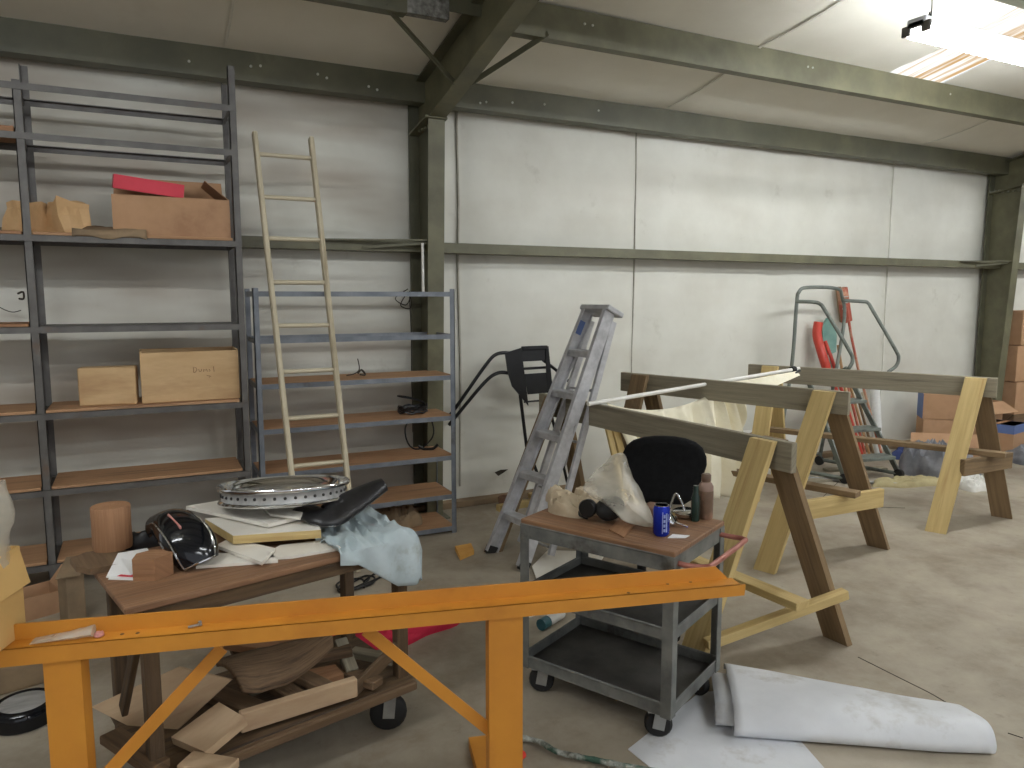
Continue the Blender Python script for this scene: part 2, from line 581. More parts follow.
def heap(c, rx, ry, h, rot=0, seed=0, n=30, rough=0.35, edge=0.25, flat=False):
    """closed crumpled mound standing at c"""
    mb = MB()
    rows = []
    R = 22
    n = max(n, 56) if n > 12 else n
    for i in range(R + 1):
        t = i / R
        row = []
        for j in range(n):
            a = 2 * PI * j / n
            w = 1 + edge * noise.noise(V((math.cos(a) * 1.4 + seed, math.sin(a) * 1.4, 0.3)))
            rr = math.sin(t * PI / 2) * w
            x, y = rx * rr * math.cos(a), ry * rr * math.sin(a)
            q = V((x / rx * 1.6 + seed * 3.1, y / ry * 1.6, 0))
            fall = (1 - t ** 3)
            wq = V((noise.noise(q * .8 + V((9, 0, 0))), noise.noise(q * .8 + V((0, 9, 0))), 0)) * .9
            g1 = 1 - 2 * abs(noise.noise((q + wq) * .9 + V((seed, 0, 2))))
            g2 = 1 - 2 * abs(noise.noise((q + wq) * 1.9 + V((0, seed, 5))))
            z = h * (1 - t ** 2) ** .6 * (.42 + .5 * noise.noise(q * .7 + V((0, 0, 8)))) + h * rough * fall * (.42 * g1 + .34 * g2)
            if flat:
                z = .006 + h * (1 - t ** 4) * max(0, .25 + .55 * g1 + .45 * g2)
            z = max(z, 0.004)
            if i == R:
                z = 0.0
            p = V((x * math.cos(rot) - y * math.sin(rot), x * math.sin(rot) + y * math.cos(rot), z)) + V(c)
            row.append(p)
        rows.append(row)
    mb.grid(rows, True, True)
    mb.add(rows[-1], [list(range(n))[::-1]])
    return mb


# ==================================================================== shell
WY, GY = 5.45, 5.25            # wall skin, inner face of the girts
SL = 0.2                       # roof slope
CX, CX2 = 1.93, 8.98           # the two columns


def roof(y):
    return 3.29 + SL * (5.25 - y)


mb = MB()
mb.add([(-6, -9, 0), (18, -9, 0), (18, 6.2, 0), (-6, 6.2, 0)], [[0, 1, 2, 3]])
struct(mb.build('floor', 'floor'))
# hairline joints and cracks in the slab
mb = MB()
for px in ([(858, 657), (900, 678), (930, 693), (952, 706)], [(788, 762), (770, 752)], [(1008, 733), (1023, 738)], [(430, 602), (470, 603), (505, 606)],
           [(800, 500), (830, 505), (905, 508)], [(850, 470), (800, 520)]):
    pts = bez([az(x, y, 0.0012) for x, y in px], 5)
    w = 0.004
    for a, b in zip(pts[:-1], pts[1:]):
        mb.bar(a, b, 0.002, w)
struct(mb.build('trim_1', 'darkmark'))

# back wall: pillowy insulation between girts
mb = MB()
SEAMS = [-1.2, 0.45, 2.25, 3.93, 5.62, 7.29, 9.0, 10.7]
rows = []
nz_ = 60
for i in range(nz_ + 1):
    z = 3.35 * i / nz_
    row = []
    for k in range(0, 221):
        x = -3 + 17 * k / 220
        d = min(abs(x - s) for s in SEAMS)
        bul = 0.05 * min(1, d / 0.25) ** 0.5
        hb = abs(math.sin(PI * min(1, (z / 2.06 if z < 2.06 else (z - 2.06) / 1.2)))) ** 0.6
        y = WY + 0.03 - bul * (0.4 + 0.6 * hb) - 0.003 * noise.noise(V((x * 1.6, z * 1.6, 0))) - 0.012 * noise.noise(V((x * .7, z * .4, 4)))
        if i == 0:
            y -= 0.03
        row.append((x, y, z))
    rows.append(row)
mb.grid(rows)
wall = struct(mb.build('wall_back', 'wall'))
# seams of the insulation
for x, m_, w in ((2.25, 'seam', .012), (3.93, 'seam', .008), (7.29, 'seamlight', .014)):
    mb = MB()
    pts = [V((x + 0.02 * noise.noise(V((z * 1.3, x, 0))), WY + 0.013, z)) for z in [k * 0.15 for k in range(1, 22)]]
    for a, b in zip(pts[:-1], pts[1:]):
        mb.bar(a, b, w, 0.02, (1, 0, 0))
    mb.build('seam', m_, wall)
# torn patch and crease on the wall
mb = MB()
c = ay(500, 473, 5.40)
mb.slab([c + V(q) for q in ((-.05, 0, .01), (0, -.012, .03), (.07, -.004, .025), (.03, 0, .0), (-.02, -.006, -.02))], 0.004)
mb.build('torn_patch', 'darkmark', wall)

mb = MB()
mb.abox((-3, 5.36, 0), (14, 5.46, 0.05), .008)
struct(mb.build('baseboard_back', 'dustcard'))

# other walls of the shed (behind and beside the viewer); the rear gable end stands open
mb = MB(); mb.abox((-6.1, -9, 0), (-6, 6, 6)); struct(mb.build('wall_left', 'shell'))
mb = MB(); mb.abox((18, -9, 0), (18.1, 6, 6)); struct(mb.build('wall_right', 'shell'))

# roof insulation with an opening for the skylight
SKX0, SKX1, SKY1 = 5.54, 6.22, 4.24
xs = sorted(set([-6 + 0.5 * k for k in range(49)] + [SKX0, SKX1]))
ys = [6.0, 5.25, 4.9, 4.55, SKY1, 4.0, 3.7, 3.4, 3.15, 2.8, 2.5, 2.2, 1.9, 1.5, 1.0, 0.4, -0.5, -2, -4, -6.5, -9]
mb = MB()
SAG = lambda x, y: 0.05 * abs(math.sin(PI * (y - 4.22) / 1.25)) + 0.015 * noise.noise(V((x * 1.1, y * 1.1, 0)))
idx = {}
vs = []
for j, y in enumerate(ys):
    for i, x in enumerate(xs):
        idx[i, j] = len(vs)
        inside = SKX0 - .01 <= x <= SKX1 + .01 and y <= SKY1 + 0.01
        vs.append(V((x, y, roof(y) - (0 if inside else SAG(x, y)))))
fs = []
for j in range(len(ys) - 1):
    for i in range(len(xs) - 1):
        if SKX0 - .001 <= xs[i] and xs[i + 1] <= SKX1 + .001 and -2.1 < ys[j + 1] and ys[j] <= SKY1 + .001:
            continue
        fs.append([idx[i, j], idx[i + 1, j], idx[i + 1, j + 1], idx[i, j + 1]])
mb.add(vs, fs, None, True)
ceil = struct(mb.build('ceiling', 'ceiling'))
# dark creased seams running up the roof slope
for x, w, m_ in ((4.06, .022, 'seamlight'), (0.55, .014, 'seamlight'), (7.4, .014, 'seamlight')):
    mb = MB()
    pts = []
    for k in range(24):
        y = 5.2 - 0.2 * k
        xx = x + 0.10 * (5.2 - y) * (0.5 if x == 4.06 else 0.1) + 0.02 * noise.noise(V((y, x, 0)))
        pts.append(V((xx, y, roof(y) - SAG(xx, y) - 0.012)))
    for a, b in zip(pts[:-1], pts[1:]):
        mb.bar(a, b, w, 0.005, (1, 0, 0))
    mb.build('seam', m_, ceil)
# corrugated fibreglass skylight above the opening
mb = MB()
rows = []
for y in (4.3, 3.0, 1.5, 0.0, -2.2):
    rows.append([(SKX0 - .06 + 0.01 * k, y, roof(y) + 0.03 + 0.012 * math.sin(k * 0.9)) for k in range(81)])
mb.grid(rows)
struct(mb.build('window_1', 'skylight'))


def cee(x0, x1, y, z0, z1, mat, name, lip=0.02, dep=0.07, tilt=0.0):
    """C section running along x, web facing the room at y"""
    mb = MB()
    t = 0.008
    mb.abox((x0, y, z0), (x1, y + t, z1))
    mb.abox((x0, y + t, z1 - t), (x1, y + dep, z1))
    mb.abox((x0, y + t, z0), (x1, y + dep, z0 + t))
    mb.abox((x0, y + dep, z0), (x1, y + dep + t, z0 + lip))
    mb.abox((x0, y + dep, z1 - lip), (x1, y + dep + t, z1))
    o = struct(mb.build(name, mat))
    return o


eave = cee(-6, 17, GY, 3.075, 3.262, 'olive_shade', 'trim_2', dep=0.12)
for k, x in enumerate((0.35, 0.72, 0.78, 1.15, 1.21, 1.5, 1.56, 2.35, 2.4, 2.62, 2.9, 3.4)):
    mb = MB()
    mb.lathe([(.009, 0), (.009, .006), (0.004, .009)], frame((x, GY, 3.15 + 0.03 * math.sin(k * 7)), (0, 0, 1), (0, -1, 0)), 8)
    mb.build('bolt', 'fleck', eave)
girt = cee(-6, 17, GY, 2.01, 2.084, 'olive', 'trim_3', dep=0.17)
p2 = 4.22
pur = cee(CX + .01, 17, p2, roof(p2) - 0.215, roof(p2) - 0.012, 'olive', 'trim_4', dep=0.07)
cee(-6, 1.44, p2, roof(p2) - 0.215, roof(p2) - 0.012, 'olive_shade', 'trim_14', dep=0.07)  # left bay length of the purlin, its shade put into the colour
cee(1.41, 1.70, p2 + .012, roof(p2) - 0.205, roof(p2) - 0.02, 'lap', 'trim_15', dep=0.05)
mb = MB()
mb.abox((1.66, p2 + .03, roof(p2) - .15), (CX - .006, p2 + .038, roof(p2) - .06))
struct(mb.build('trim_16', 'olive_shade'))
for x in (2.62, 2.68, 4.6, 4.65, 6.3):
    mb = MB()
    mb.lathe([(.008, 0), (.008, .005), (0.003, .008)], frame((x, p2, roof(p2) - 0.09), (0, 0, 1), (0, -1, 0)), 8)
    mb.build('bolt', 'fleck', pur)
for k, y in enumerate((2.96, 1.72, 0.5, -0.75, -2.0, -4.0, -6.0, -8.0)):
    cee(-6, 17, y, roof(y) - 0.215, roof(y) - 0.012, 'olive_shade', 'trim_%d' % (5 + k), dep=0.07)


def rigid_frame(cx, name):
    """tapered column with its haunched rafter"""
    hw, t = 0.062, 0.012
    root = bpy.data.objects.new(name, None)
    COL.objects.link(root)
    root.location = (cx, 5.3, 0)
    ROOT[root] = V((cx, 5.3, 0))
    struct(root)
    yb, yt, zt = 5.20, 5.07, 2.93
    # column inner flange, web, outer flange, base plate
    mb = MB()
    mb.slab([(cx - hw, yb, 0.012), (cx + hw, yb, 0.012), (cx + hw, yt, zt), (cx - hw, yt, zt)], t)
    mb.build('column_flange', 'olive', root)
    mb = MB()
    mb.slab([(cx - .005, yb, 0.012), (cx - .005, 5.40, 0.012), (cx - .005, 5.40, zt - .05), (cx - .005, yt, zt - .004)], .01)
    mb.build('column_web', 'olive_shade' if cx < 5 else 'olive', root)  # left web coloured as shaded, right web as lit
    mb = MB()
    mb.abox((cx - .09, 5.40, 0.0), (cx + .075, 5.418, 3.3))
    mb.build('column_outer_flange', 'olive_shade', root)
    mb = MB()
    mb.abox((cx - .1, 5.12, 0.0), (cx + .1, 5.40, 0.014), .003)
    mb.build('base_plate', 'olive_shade', root)
    # knee stiffener
    mb = MB()
    mb.slab([(cx - hw - .03, yt - .03, zt + .012), (cx + hw + .012, yt - .03, zt + .012), (cx + hw + .012, 5.40, zt - .05), (cx - hw - .03, 5.40, zt - .05)], .016)
    for k in range(4):
        mb.lathe([(.014, 0), (.014, .018)], frame((cx - .045, 5.1 + .06 * k, zt - .06), (1, 0, 0), (0, 0, 1)), 6)
    mb.build('knee_plate', 'olive', root)
    # rafter: bottom flange rises a little faster than the roof
    ye = -5.0
    zb = lambda y: zt + 0.01 + 0.235 * (yt - y) if y > 2.5 else zt + .01 + 0.235 * (yt - 2.5) + SL * (2.5 - y)
    mb = MB()
    mb.slab([(cx - hw, yt, zb(yt)), (cx + hw, yt, zb(yt)), (cx + hw, 2.5, zb(2.5)), (cx - hw, 2.5, zb(2.5))], t)
    mb.slab([(cx - hw, 2.5, zb(2.5)), (cx + hw, 2.5, zb(2.5)), (cx + hw, ye, zb(ye)), (cx - hw, ye, zb(ye))], t)
    mb.build('rafter_flange', 'olive', root)
    mb = MB()
    zr = lambda y: roof(y) - 0.075
    mb.slab([(cx - .005, yt, zb(yt)), (cx - .005, 2.5, zb(2.5)), (cx - .005, ye, zb(ye)), (cx - .005, ye, zr(ye)), (cx - .005, 5.395, zr(5.395)), (cx - .005, 5.395, zt - .02)], .01)
    mb.build('rafter_web', 'olive', root)
    mb = MB()
    mb.slab([(cx - hw - .02, 5.3, zr(5.3) + t), (cx + hw + .02, 5.3, zr(5.3) + t), (cx + hw + .02, ye, zr(ye) + t), (cx - hw - .02, ye, zr(ye) + t)], t)
    mb.build('rafter_top_flange', 'olive_shade', root)
    # flange braces up to the purlin
    for sx, dx in ((-1, 0.62), (1, 0.42)):
        mb = MB()
        mb.bar((cx + sx * hw * .8, p2 + .38 if sx < 0 else p2 + .38, zb(p2 + .38) + .0), (cx + sx * dx, p2 + (-.01 if sx > 0 else .01), roof(p2) - .19), 0.035, 0.006)
        mb.bar((cx + sx * hw * .8, p2 + .395, zb(p2 + .38) + .0), (cx + sx * dx, p2 + .005, roof(p2) - .19), 0.006, 0.03)
        mb.build('flange_brace', 'olive_shade', root)
    # girt brace
    mb = MB()
    mb.bar((cx - .78, GY - .012, 2.075), (cx - .02, yb - .06, 2.088), 0.012, 0.05)
    mb.bar((cx - .5, GY - .012, 2.03), (cx - .05, yb - .05, 2.07), 0.02, 0.008)
    mb.build('girt_brace', 'olive', root)
    return root


rf = rigid_frame(CX, 'steel_column')
rigid_frame(CX2, 'steel_column')
mb = MB()
a = ay(422.5, 243, 5.14)
mb.tube([a, (a.x, a.y, a.z - .35)], 0.011, 8)
tag(mb.build('conduit_pipe', 'pvc'), 'short white vertical pipe on the dark column above the blue-grey shelf', 'pipe')

# ========================================================= fluorescent lamps
def strip_light(x0, y, z, label, L=2.4, group=None):
    r = thing('fluorescent_light', label, 'light', (x0, y, z), group)
    mb = MB(); mb.abox((x0, y - .06, z), (x0 + L, y + .06, z + .05), .006); mb.build('housing', 'fixture', r)
    for dy in (-.062, .062):
        mb = MB()
        mb.tube([(x0 + .04, y + dy, z - .024), (x0 + L - .04, y + dy, z - .024)], 0.021, 10)
        mb.build('lamp_tube', 'tube', r)
    for xx in (x0, x0 + L - .02):
        mb = MB()
        mb.abox((xx, y - .09, z - .04), (xx + .02, y - .035, z + .018), .004)
        mb.abox((xx, y + .035, z - .04), (xx + .02, y + .09, z + .018), .004)
        mb.abox((xx, y - .05, z - .005), (xx + .02, y + .05, z + .03), .004)
        mb.build('socket', 'rack', r)
    for xx in (x0 + .12, x0 + L - .12):
        mb = MB()
        mb.tube(bez([(xx, y, z + .045), (xx + .01, y - .005, z + .12), (xx - .01, y, roof(y) - .02)], 4), 0.004, 6)
        mb.tube([(xx - .02, y, z + .045), (xx, y, z + .1), (xx + .02, y, z + .045)], 0.003, 6)
        mb.build('hanger', 'black', r)
    return r


strip_light(4.12, 3.0, 3.245, 'lit fluorescent strip hanging under the roof before the skylight panel')
strip_light(9.3, 3.0, 3.225, 'added unseen fluorescent strip farther along the same row')  # unseen lamp, added to light the scene from the right
for lx, ly in ((-2.9, 1.3), (1.6, -1.4), (6.0, -1.4), (0.5, -5.2), (5.0, -5.2)):
    strip_light(lx, ly, roof(ly) - (.38 if ly < 0 else .75), 'added fluorescent strip out of view, for fill light', group='added fill lamps out of view')  # unseen lamps, added as fill light

# ============================================================ tall steel rack
XA, XB, XC = -0.53, 0.545, -1.62
YF, YR = 4.80, 5.19
rack = thing('storage_rack', 'tall dark angle-iron rack with wooden boards by the left wall', 'shelf', (0, 5, 0))


def angle_post(x, y, z0, z1, sx, sy, parent, name='post', mat='rack', w=0.04, t=0.005):
    mb = MB()
    mb.abox((min(x, x + sx * w), min(y, y + sy * t), z0), (max(x, x + sx * w), max(y, y + sy * t), z1))
    mb.abox((min(x, x + sx * t), min(y, y + sy * w), z0), (max(x, x + sx * t), max(y, y + sy * w), z1))
    mb.build(name, mat, parent)


for x, sx, tf, tr in ((XC, 1, 2.82, 3.0), (XA - .02, 1, 2.82, 2.99), (XB - .02, 1, 3.03, 3.02)):
    angle_post(x, YF, 0, tf, sx, 1, rack)
    angle_post(x, YR, 0, tr, sx, -1, rack)
LEV = [0.17, 0.60, 1.035, 1.517, 2.015, 2.55, 2.805]
for z in LEV:
    for y, nm in ((YF - .006, 'front_rail'), (YR + .001, 'rear_rail')):
        mb = MB()
        mb.abox((XC, y, z - .035), (XB + .02, y + .005, z))
        mb.abox((XC, y if y < 5 else y - .03, z - .005), (XB + .02, y + .035 if y < 5 else y + .005, z))
        mb.build(nm, 'rack', rack)
    for x in (XC, XA - .02, XB - .02):
        mb = MB(); mb.abox((x + .006, YF, z - .035), (x + .011, YR, z)); mb.build('side_rail', 'rack', rack)
for z, bays in ((0.17, 'LR'), (0.60, 'LR'), (1.035, 'LR'), (1.517, 'L'), (2.015, 'LR'), (2.55, 'L')):
    for b in bays:
        x0, x1 = (XC + .03, XA - .025) if b == 'L' else (XA + .025, XB - .03)
        mb = MB()
        hi = .03 if z in (2.55,) else .018
        mb.abox((x0, YF + .004, z + .001), (x1, YR - .01, z + hi), .002)
        mb.build('shelf_board', 'redwood' if (b == 'L' and z > 1.3) else 'shelfwood', rack)
mb = MB(); mb.abox((XA + .025, YF + .004, 1.513), (XB - .03, YR - .01, 1.519)); mb.build('shelf_board', 'rack', rack)


def open_box(lo, hi, name, mat, label, cat, flaps=(), wall_t=.006, rot=0, group=None, inner='cardin'):
    """open topped box; flaps = (side, length, angle up from horizontal outward)"""
    lo, hi = V(lo), V(hi)
    c = (lo + hi) / 2
    R = Matrix.Translation((c.x, c.y, lo.z)) @ Matrix.Rotation(rot, 4, 'Z')
    sx, sy, sz = hi - lo
    r = thing(name, label, cat, (c.x, c.y, lo.z), group)
    mb = MB()
    t = wall_t
    for (dx, dy, wx, wy) in ((0, -sy / 2 + t / 2, sx, t), (0, sy / 2 - t / 2, sx, t), (-sx / 2 + t / 2, 0, t, sy - 2 * t), (sx / 2 - t / 2, 0, t, sy - 2 * t)):
        mb.box(R @ Matrix.Translation((dx, dy, sz / 2)), wx, wy, sz)
    mb.box(R @ Matrix.Translation((0, 0, t / 2)), sx - 2 * t, sy - 2 * t, t)
    mb.build('carton_body', mat, r)
    for side, ln, ang in flaps:
        dx, dy = {'l': (-1, 0), 'r': (1, 0), 'f': (0, -1), 'b': (0, 1)}[side]
        e = V((dx * sx / 2, dy * sy / 2, sz))
        tv = V((-dy, dx, 0))
        half = (sx if dy else sy) / 2 - .002
        out = V((dx * math.cos(ang), dy * math.cos(ang), math.sin(ang))) * ln
        mb = MB()
        pts = [R @ (e - tv * half), R @ (e + tv * half), R @ (e + tv * half * .97 + out), R @ (e - tv * half * .97 + out)]
        mb.slab(pts, .004)
        mb.build('flap', mat, r)
    return r


zs = 2.034
a, b = ay(113.5, 235, 4.83), ay(231, 240, 4.83)
zt = ay(113.5, 194, 4.83).z
open_box((a.x, 4.83, zs), (b.x - .0, 5.15, zt), 'cardboard_box', 'card', 'open brown cardboard box on the rack holding a red box', 'box',
         (('r', .17, 2.45), ('b', .14, 1.5)))
# red box lid tilted in the carton
c = ay(148, 182, 4.9)
R = Matrix.Translation((c.x, 4.93, c.z - .02)) @ Matrix.Rotation(.10, 4, 'Y') @ Matrix.Rotation(.06, 4, 'Z') @ Matrix.Rotation(.12, 4, 'X')
mb = MB()
sx, sy, sz, t = .36, .22, .075, .005
for (dx, dy, wx, wy) in ((0, -sy / 2, sx, t), (0, sy / 2, sx, t), (-sx / 2, 0, t, sy), (sx / 2, 0, t, sy)):
    mb.box(R @ Matrix.Translation((dx, dy, 0)), wx, wy, sz)
mb.box(R @ Matrix.Translation((0, 0, -sz / 2)), sx, sy, t)
o = mb.build('red_carton', 'redcard')
tag(o, 'shallow red open carton tilted on top of the brown cardboard box', 'box')
mb = MB(); mb.box(R @ Matrix.Translation((0, 0, -sz / 2 + .006)), sx - .012, sy - .012, .003); mb.build('lining', 'cardin', o)


def crumple(pts, seed, k=.012):
    return [[p + V((noise.noise(p * 9 + V((seed, 0, 0))), noise.noise(p * 9 + V((0, seed, 0))), noise.noise(p * 9 + V((0, 0, seed))))) * k for p in r] for r in pts]


def paper_bag(c, sx, sy, sz, seed, rz):
    rows = []
    n = 16
    prof = [(0.0, 0.02), (.92, 0), (1.0, .12), (1.04, .5), (.95, .8), (.9, 1.0), (.55, .97), (.1, .9)]
    for r, z in prof:
        row = []
        for j in range(n):
            a = 2 * PI * j / n + .39
            q = 1 / max(abs(math.cos(a)), abs(math.sin(a)))
            q = 1 + (q - 1) * .85
            p = V((math.cos(a) * q * sx * r, math.sin(a) * q * sy * r, z * sz))
            p = Matrix.Rotation(rz, 3, 'Z') @ p
            row.append(V(c) + p)
        rows.append(row)
    rows = crumple(rows, seed, .03)
    for row in rows[:2]:
        for p in row:
            p.z = c[2] + .001 + abs(p.z - c[2]) * .1
    mb = MB(); mb.grid(rows, False, True)
    return mb


c = ay(68, 225, 4.93)
tag(paper_bag((c.x, 4.95, zs), .085, .085, .185, 3.1, .5).build('paper_bag', 'kraft'), 'crumpled kraft paper bag standing between the rack post and the cardboard box', 'bag')
c = ay(33, 225, 4.97)
tag(paper_bag((c.x - .03, 5.0, zs), .085, .08, .17, 8.7, .9).build('paper_bag', 'kraft'), 'crumpled kraft paper bag behind the dark rack post', 'bag')
mb = MB()
pts = [(-.33, 4.80, zs + .012), (-.22, 4.79, zs + .004), (-.08, 4.785, zs - .0), (.06, 4.80, zs + .006), (.055, 4.84, zs + .02), (-.12, 4.9, zs + .03), (-.3, 4.88, zs + .026)]
pts = [V(p) + V((0, 0, .012)) for p in pts]
rows = [[V((x, 4.77 + .035 * k, zs + .01 + .035 * math.sin(k * 1.1 + x * 14) * (k / 5) + .012)) for x in [-.32 + .37 * j / 10 for j in range(11)]] for k in range(5)]
for j, p in enumerate(rows[0]):
    p.z = zs - .022 + .01 * math.sin(j)
    p.y = 4.785
mb.grid(rows)
tag(mb.build('paper_sheet', 'dustcard', solid=.004), 'curled brown paper sheet hanging over the rack edge beside the box', 'paper')

# pale wooden blocks on the rack
zs3 = 1.054
a, b = ay(81, 402, 4.88), ay(137, 397, 4.88)
mb = MB()
R = Matrix.Translation(((a.x + b.x) / 2, 4.93, zs3 + .11)) @ Matrix.Rotation(-.10, 4, 'Z')
mb.box(R, b.x - a.x + .01, .12, .22, .006)
tag(mb.build('wooden_block', 'palewood'), 'pale square wooden block left of the wooden box on the rack', 'block')
a, b = ay(142, 400, 4.86), ay(240, 396, 4.86)
zt = ay(142, 353, 4.86).z
wb = thing('wooden_box', 'pale wooden box with a pencil scrawl on its front', 'box', ((a.x + b.x) / 2, 4.95, zs3))
mb = MB()
sx, sz = b.x - a.x, zt - zs3
cx_ = (a.x + b.x) / 2
mb.abox((a.x, 4.86, zs3), (b.x, 4.872, zs3 + sz), .002)
mb.build('front_panel', 'palewood', wb)
mb = MB(); mb.abox((a.x, 5.08, zs3), (b.x, 5.092, zs3 + sz + .01), .002); mb.build('rear_panel', 'palewood', wb)
for xx in (a.x, b.x - .012):
    mb = MB(); mb.abox((xx, 4.873, zs3), (xx + .012, 5.079, zs3 + sz + .008), .002); mb.build('side_panel', 'palewood', wb)
mb = MB(); mb.abox((a.x + .013, 4.873, zs3), (b.x - .013, 5.079, zs3 + .01)); mb.build('bottom_panel', 'palewood', wb)
# scrawl: short pencil strokes on the front
mb = MB()
q = V((cx_ + .015, 4.859, zs3 + sz * .62))
for st in ([(0, -.012), (0, .016), (.012, .012), (.016, .0), (.006, -.012), (0, -.012)], [(.024, .004), (.026, -.008), (.034, -.008), (.038, .004)],
           [(.046, -.01), (.048, .004), (.054, -.004), (.060, .004), (.064, -.01)], [(.072, .003), (.078, -.006), (.072, -.01)], [(.094, .016), (.096, -.012)], [(.06, -.03), (.08, -.034), (.07, -.04)]):
    mb.tube([q + V((x * 1.2, 0, z * 1.2)) for x, z in st], .0016, 5)
mb.build('pencil_scrawl', 'pencil', wb)
# dark hook on the left bay wall
mb = MB()
c = ay(20, 297, 5.36)
mb.tube(bez([c + V((-.01, 0, .02)), c + V((.02, -.02, .03)), c + V((.02, -.02, -.01)), c + V((-.005, -.01, -.01))], 4), .006, 6)
mb.tube(bez([c + V((-.18, .01, .03)), c + V((-.12, 0, -.05)), c + V((-.05, 0, -.09)), c + V((.0, 0, -.08))], 4), .003, 5)
tag(mb.build('hanging_hook', 'darkmark'), 'small dark wire hook on the wall behind the left rack bay', 'hook')

# ========================================================== blue-grey shelf
gs = thing('shelf_unit', 'blue-grey steel shelf unit with seven levels beside the column', 'shelf', (1.28, 5, 0))
GX0, GX1 = 0.615, 1.945
for x, sx in ((GX0, 1), (GX1, -1)):
    angle_post(x, YF - .008, 0, 1.735, sx, 1, gs, 'post', 'bluegrey', .034)
    angle_post(x, YR + .008, 0, 1.735, sx, -1, gs, 'post', 'bluegrey', .034)
for k, z in enumerate((0.05, 0.284, 0.565, 0.85, 1.137, 1.423, 1.715)):
    mb = MB()
    mb.abox((GX0 + .005, YF - .004, z - .032), (GX1 - .005, YF, z))
    mb.build('front_rail', 'bluegrey', gs)
    mb = MB(); mb.abox((GX0 + .005, YR, z - .032), (GX1 - .005, YR + .004, z)); mb.build('rear_rail', 'bluegrey', gs)
    for x in (GX0 + .006, GX1 - .01):
        mb = MB(); mb.abox((x, YF, z - .032), (x + .004, YR, z)); mb.build('side_rail', 'bluegrey', gs)
    if k < 5:
        mb = MB(); mb.abox((GX0 + .012, YF + .002, z - .012), (GX1 - .012, YR - .002, z + .002)); mb.build('shelf_board', 'shelfwood', gs)
# coils of cable on and behind the shelf
mb = MB()
c = V((1.70, 5.0, 0.856))
pts = []
for k in range(97):
    a_ = k / 96 * 2 * PI * 4
    pts.append(c + V((.105 * math.cos(a_), .08 * math.sin(a_) + .0, .012 + .011 * (k // 24) + .006 * math.sin(a_ * 3 + k))))
mb.tube(pts, .0065, 6)
pts = [c + V((.10 * math.cos(t), .05 * math.sin(t) + .03, (.05 + .075 * math.sin(t * .5)))) for t in [k / 20 * 2 * PI for k in range(21)]]
mb.tube(pts, .006, 6)
tag(mb.build('cable_coil', 'black'), 'coil of black and silver cable lying on the blue-grey shelf', 'cable')
mb = MB()
c = ay(416, 436, 5.03)
c = V((1.83, 5.06, .66))
pts = [V((c.x - .06 + .11 * math.cos(t), c.y + .004 * math.sin(t * 5), c.z + .05 + .13 * math.sin(t) * (1 + .1 * math.sin(t * 2)))) for t in [k / 60 * 4 * PI for k in range(61)]]
mb.tube(pts, .006, 6)
mb.tube(bez([V((1.76, 5.06, .60)), V((1.80, 5.05, .575)), V((1.86, 5.03, .576)), V((1.9, 5.04, .6))], 5), .012, 6)
tag(mb.build('cable_coil', 'black'), 'black cable loop hanging against the column behind the shelf', 'cable')
mb = MB()
mb.tube(bez([V((1.80, 5.36, 1.72)), V((1.74, 5.36, 1.62)), V((1.82, 5.36, 1.6)), V((1.81, 5.36, 1.72)), V((1.82, 5.36, 1.4)), V((1.81, 5.34, 1.1)), V((1.80, 5.30, .9)), V((1.80, 5.3, .66))], 6), .004, 5)
mb.tube(bez([V((1.80, 5.36, 1.74)), V((1.70, 5.36, 1.67)), V((1.78, 5.36, 1.62)), V((1.82, 5.36, 1.68))], 6), .004, 5)
tag(mb.build('loose_wire', 'darkmark'), 'thin dark wire dangling down the wall beside the column', 'wire')
mb = MB()
c = ay(355, 371, 5.0)
c = V((1.31, 5.0, 1.14))
mb.tube(bez([c + V((-.08, 0, .008)), c + V((-.02, 0, .02)), c + V((.01, 0, .05)), c + V((.0, 0, .12))], 5), .004, 5)
mb.tube(bez([c + V((.0, 0, .02)), c + V((.03, .02, .04)), c + V((.05, 0, .008)), c + V((.01, -.02, .012))], 5), .007, 5)
tag(mb.build('twisted_wire', 'darkmark'), 'small twisted wire scrap lying on the blue-grey shelf', 'wire')
c = V((1.62, 5.0, .053))
tag(heap(c, .15, .13, .13, .2, 3, rough=.8, edge=.6).build('crumpled_rag', 'dustcard'), 'crumpled brown rag on the bottom of the blue-grey shelf', 'rag')

# =================================================================== ladder
lad = thing('wooden_ladder', 'long pale straight ladder leaning on the blue-grey shelf', 'ladder', (.93, 4.33, 0))
SLP = .245
lp = lambda x, z: V((x, 4.325 + SLP * z, z))
for (xb, xt, zt) in ((0.775, 0.69, 2.70), (1.10, 1.037, 2.70)):
    mb = MB()
    mb.bar(lp(xb, 0.008), lp(xt, zt), 0.03, 0.055, (1, 0, 0), .006)
    mb.build('rail', 'ladderwood', lad)
for z in (.12, .395, .669, .95, 1.228, 1.505, 1.77, 2.04, 2.297, 2.565):
    t = z / 2.7
    x0, x1 = .775 - .085 * t, 1.10 - .063 * t
    mb = MB()
    mb.tube([lp(x0 + .005, z), lp(x1 - .005, z)], .014, 8)
    mb.build('rung', 'ladderwood', lad)

# ============================================================ black bracket
bk = thing('metal_bracket', 'black steel bracket with tube legs leaning on the white wall', 'bracket', (2.75, 5.2, 0))
q = lambda x, y, Y=5.22: ay(x, y, Y)


def plate(pts, dy, parent, name, mat='black', th=.012):
    """plate outlined in pixels of its plane, given depth"""
    mb = MB()
    P = [q(x, y) + V((0, dy(x, y), 0)) for x, y in pts]
    mb.slab(P, th)
    mb.build(name, mat, parent)


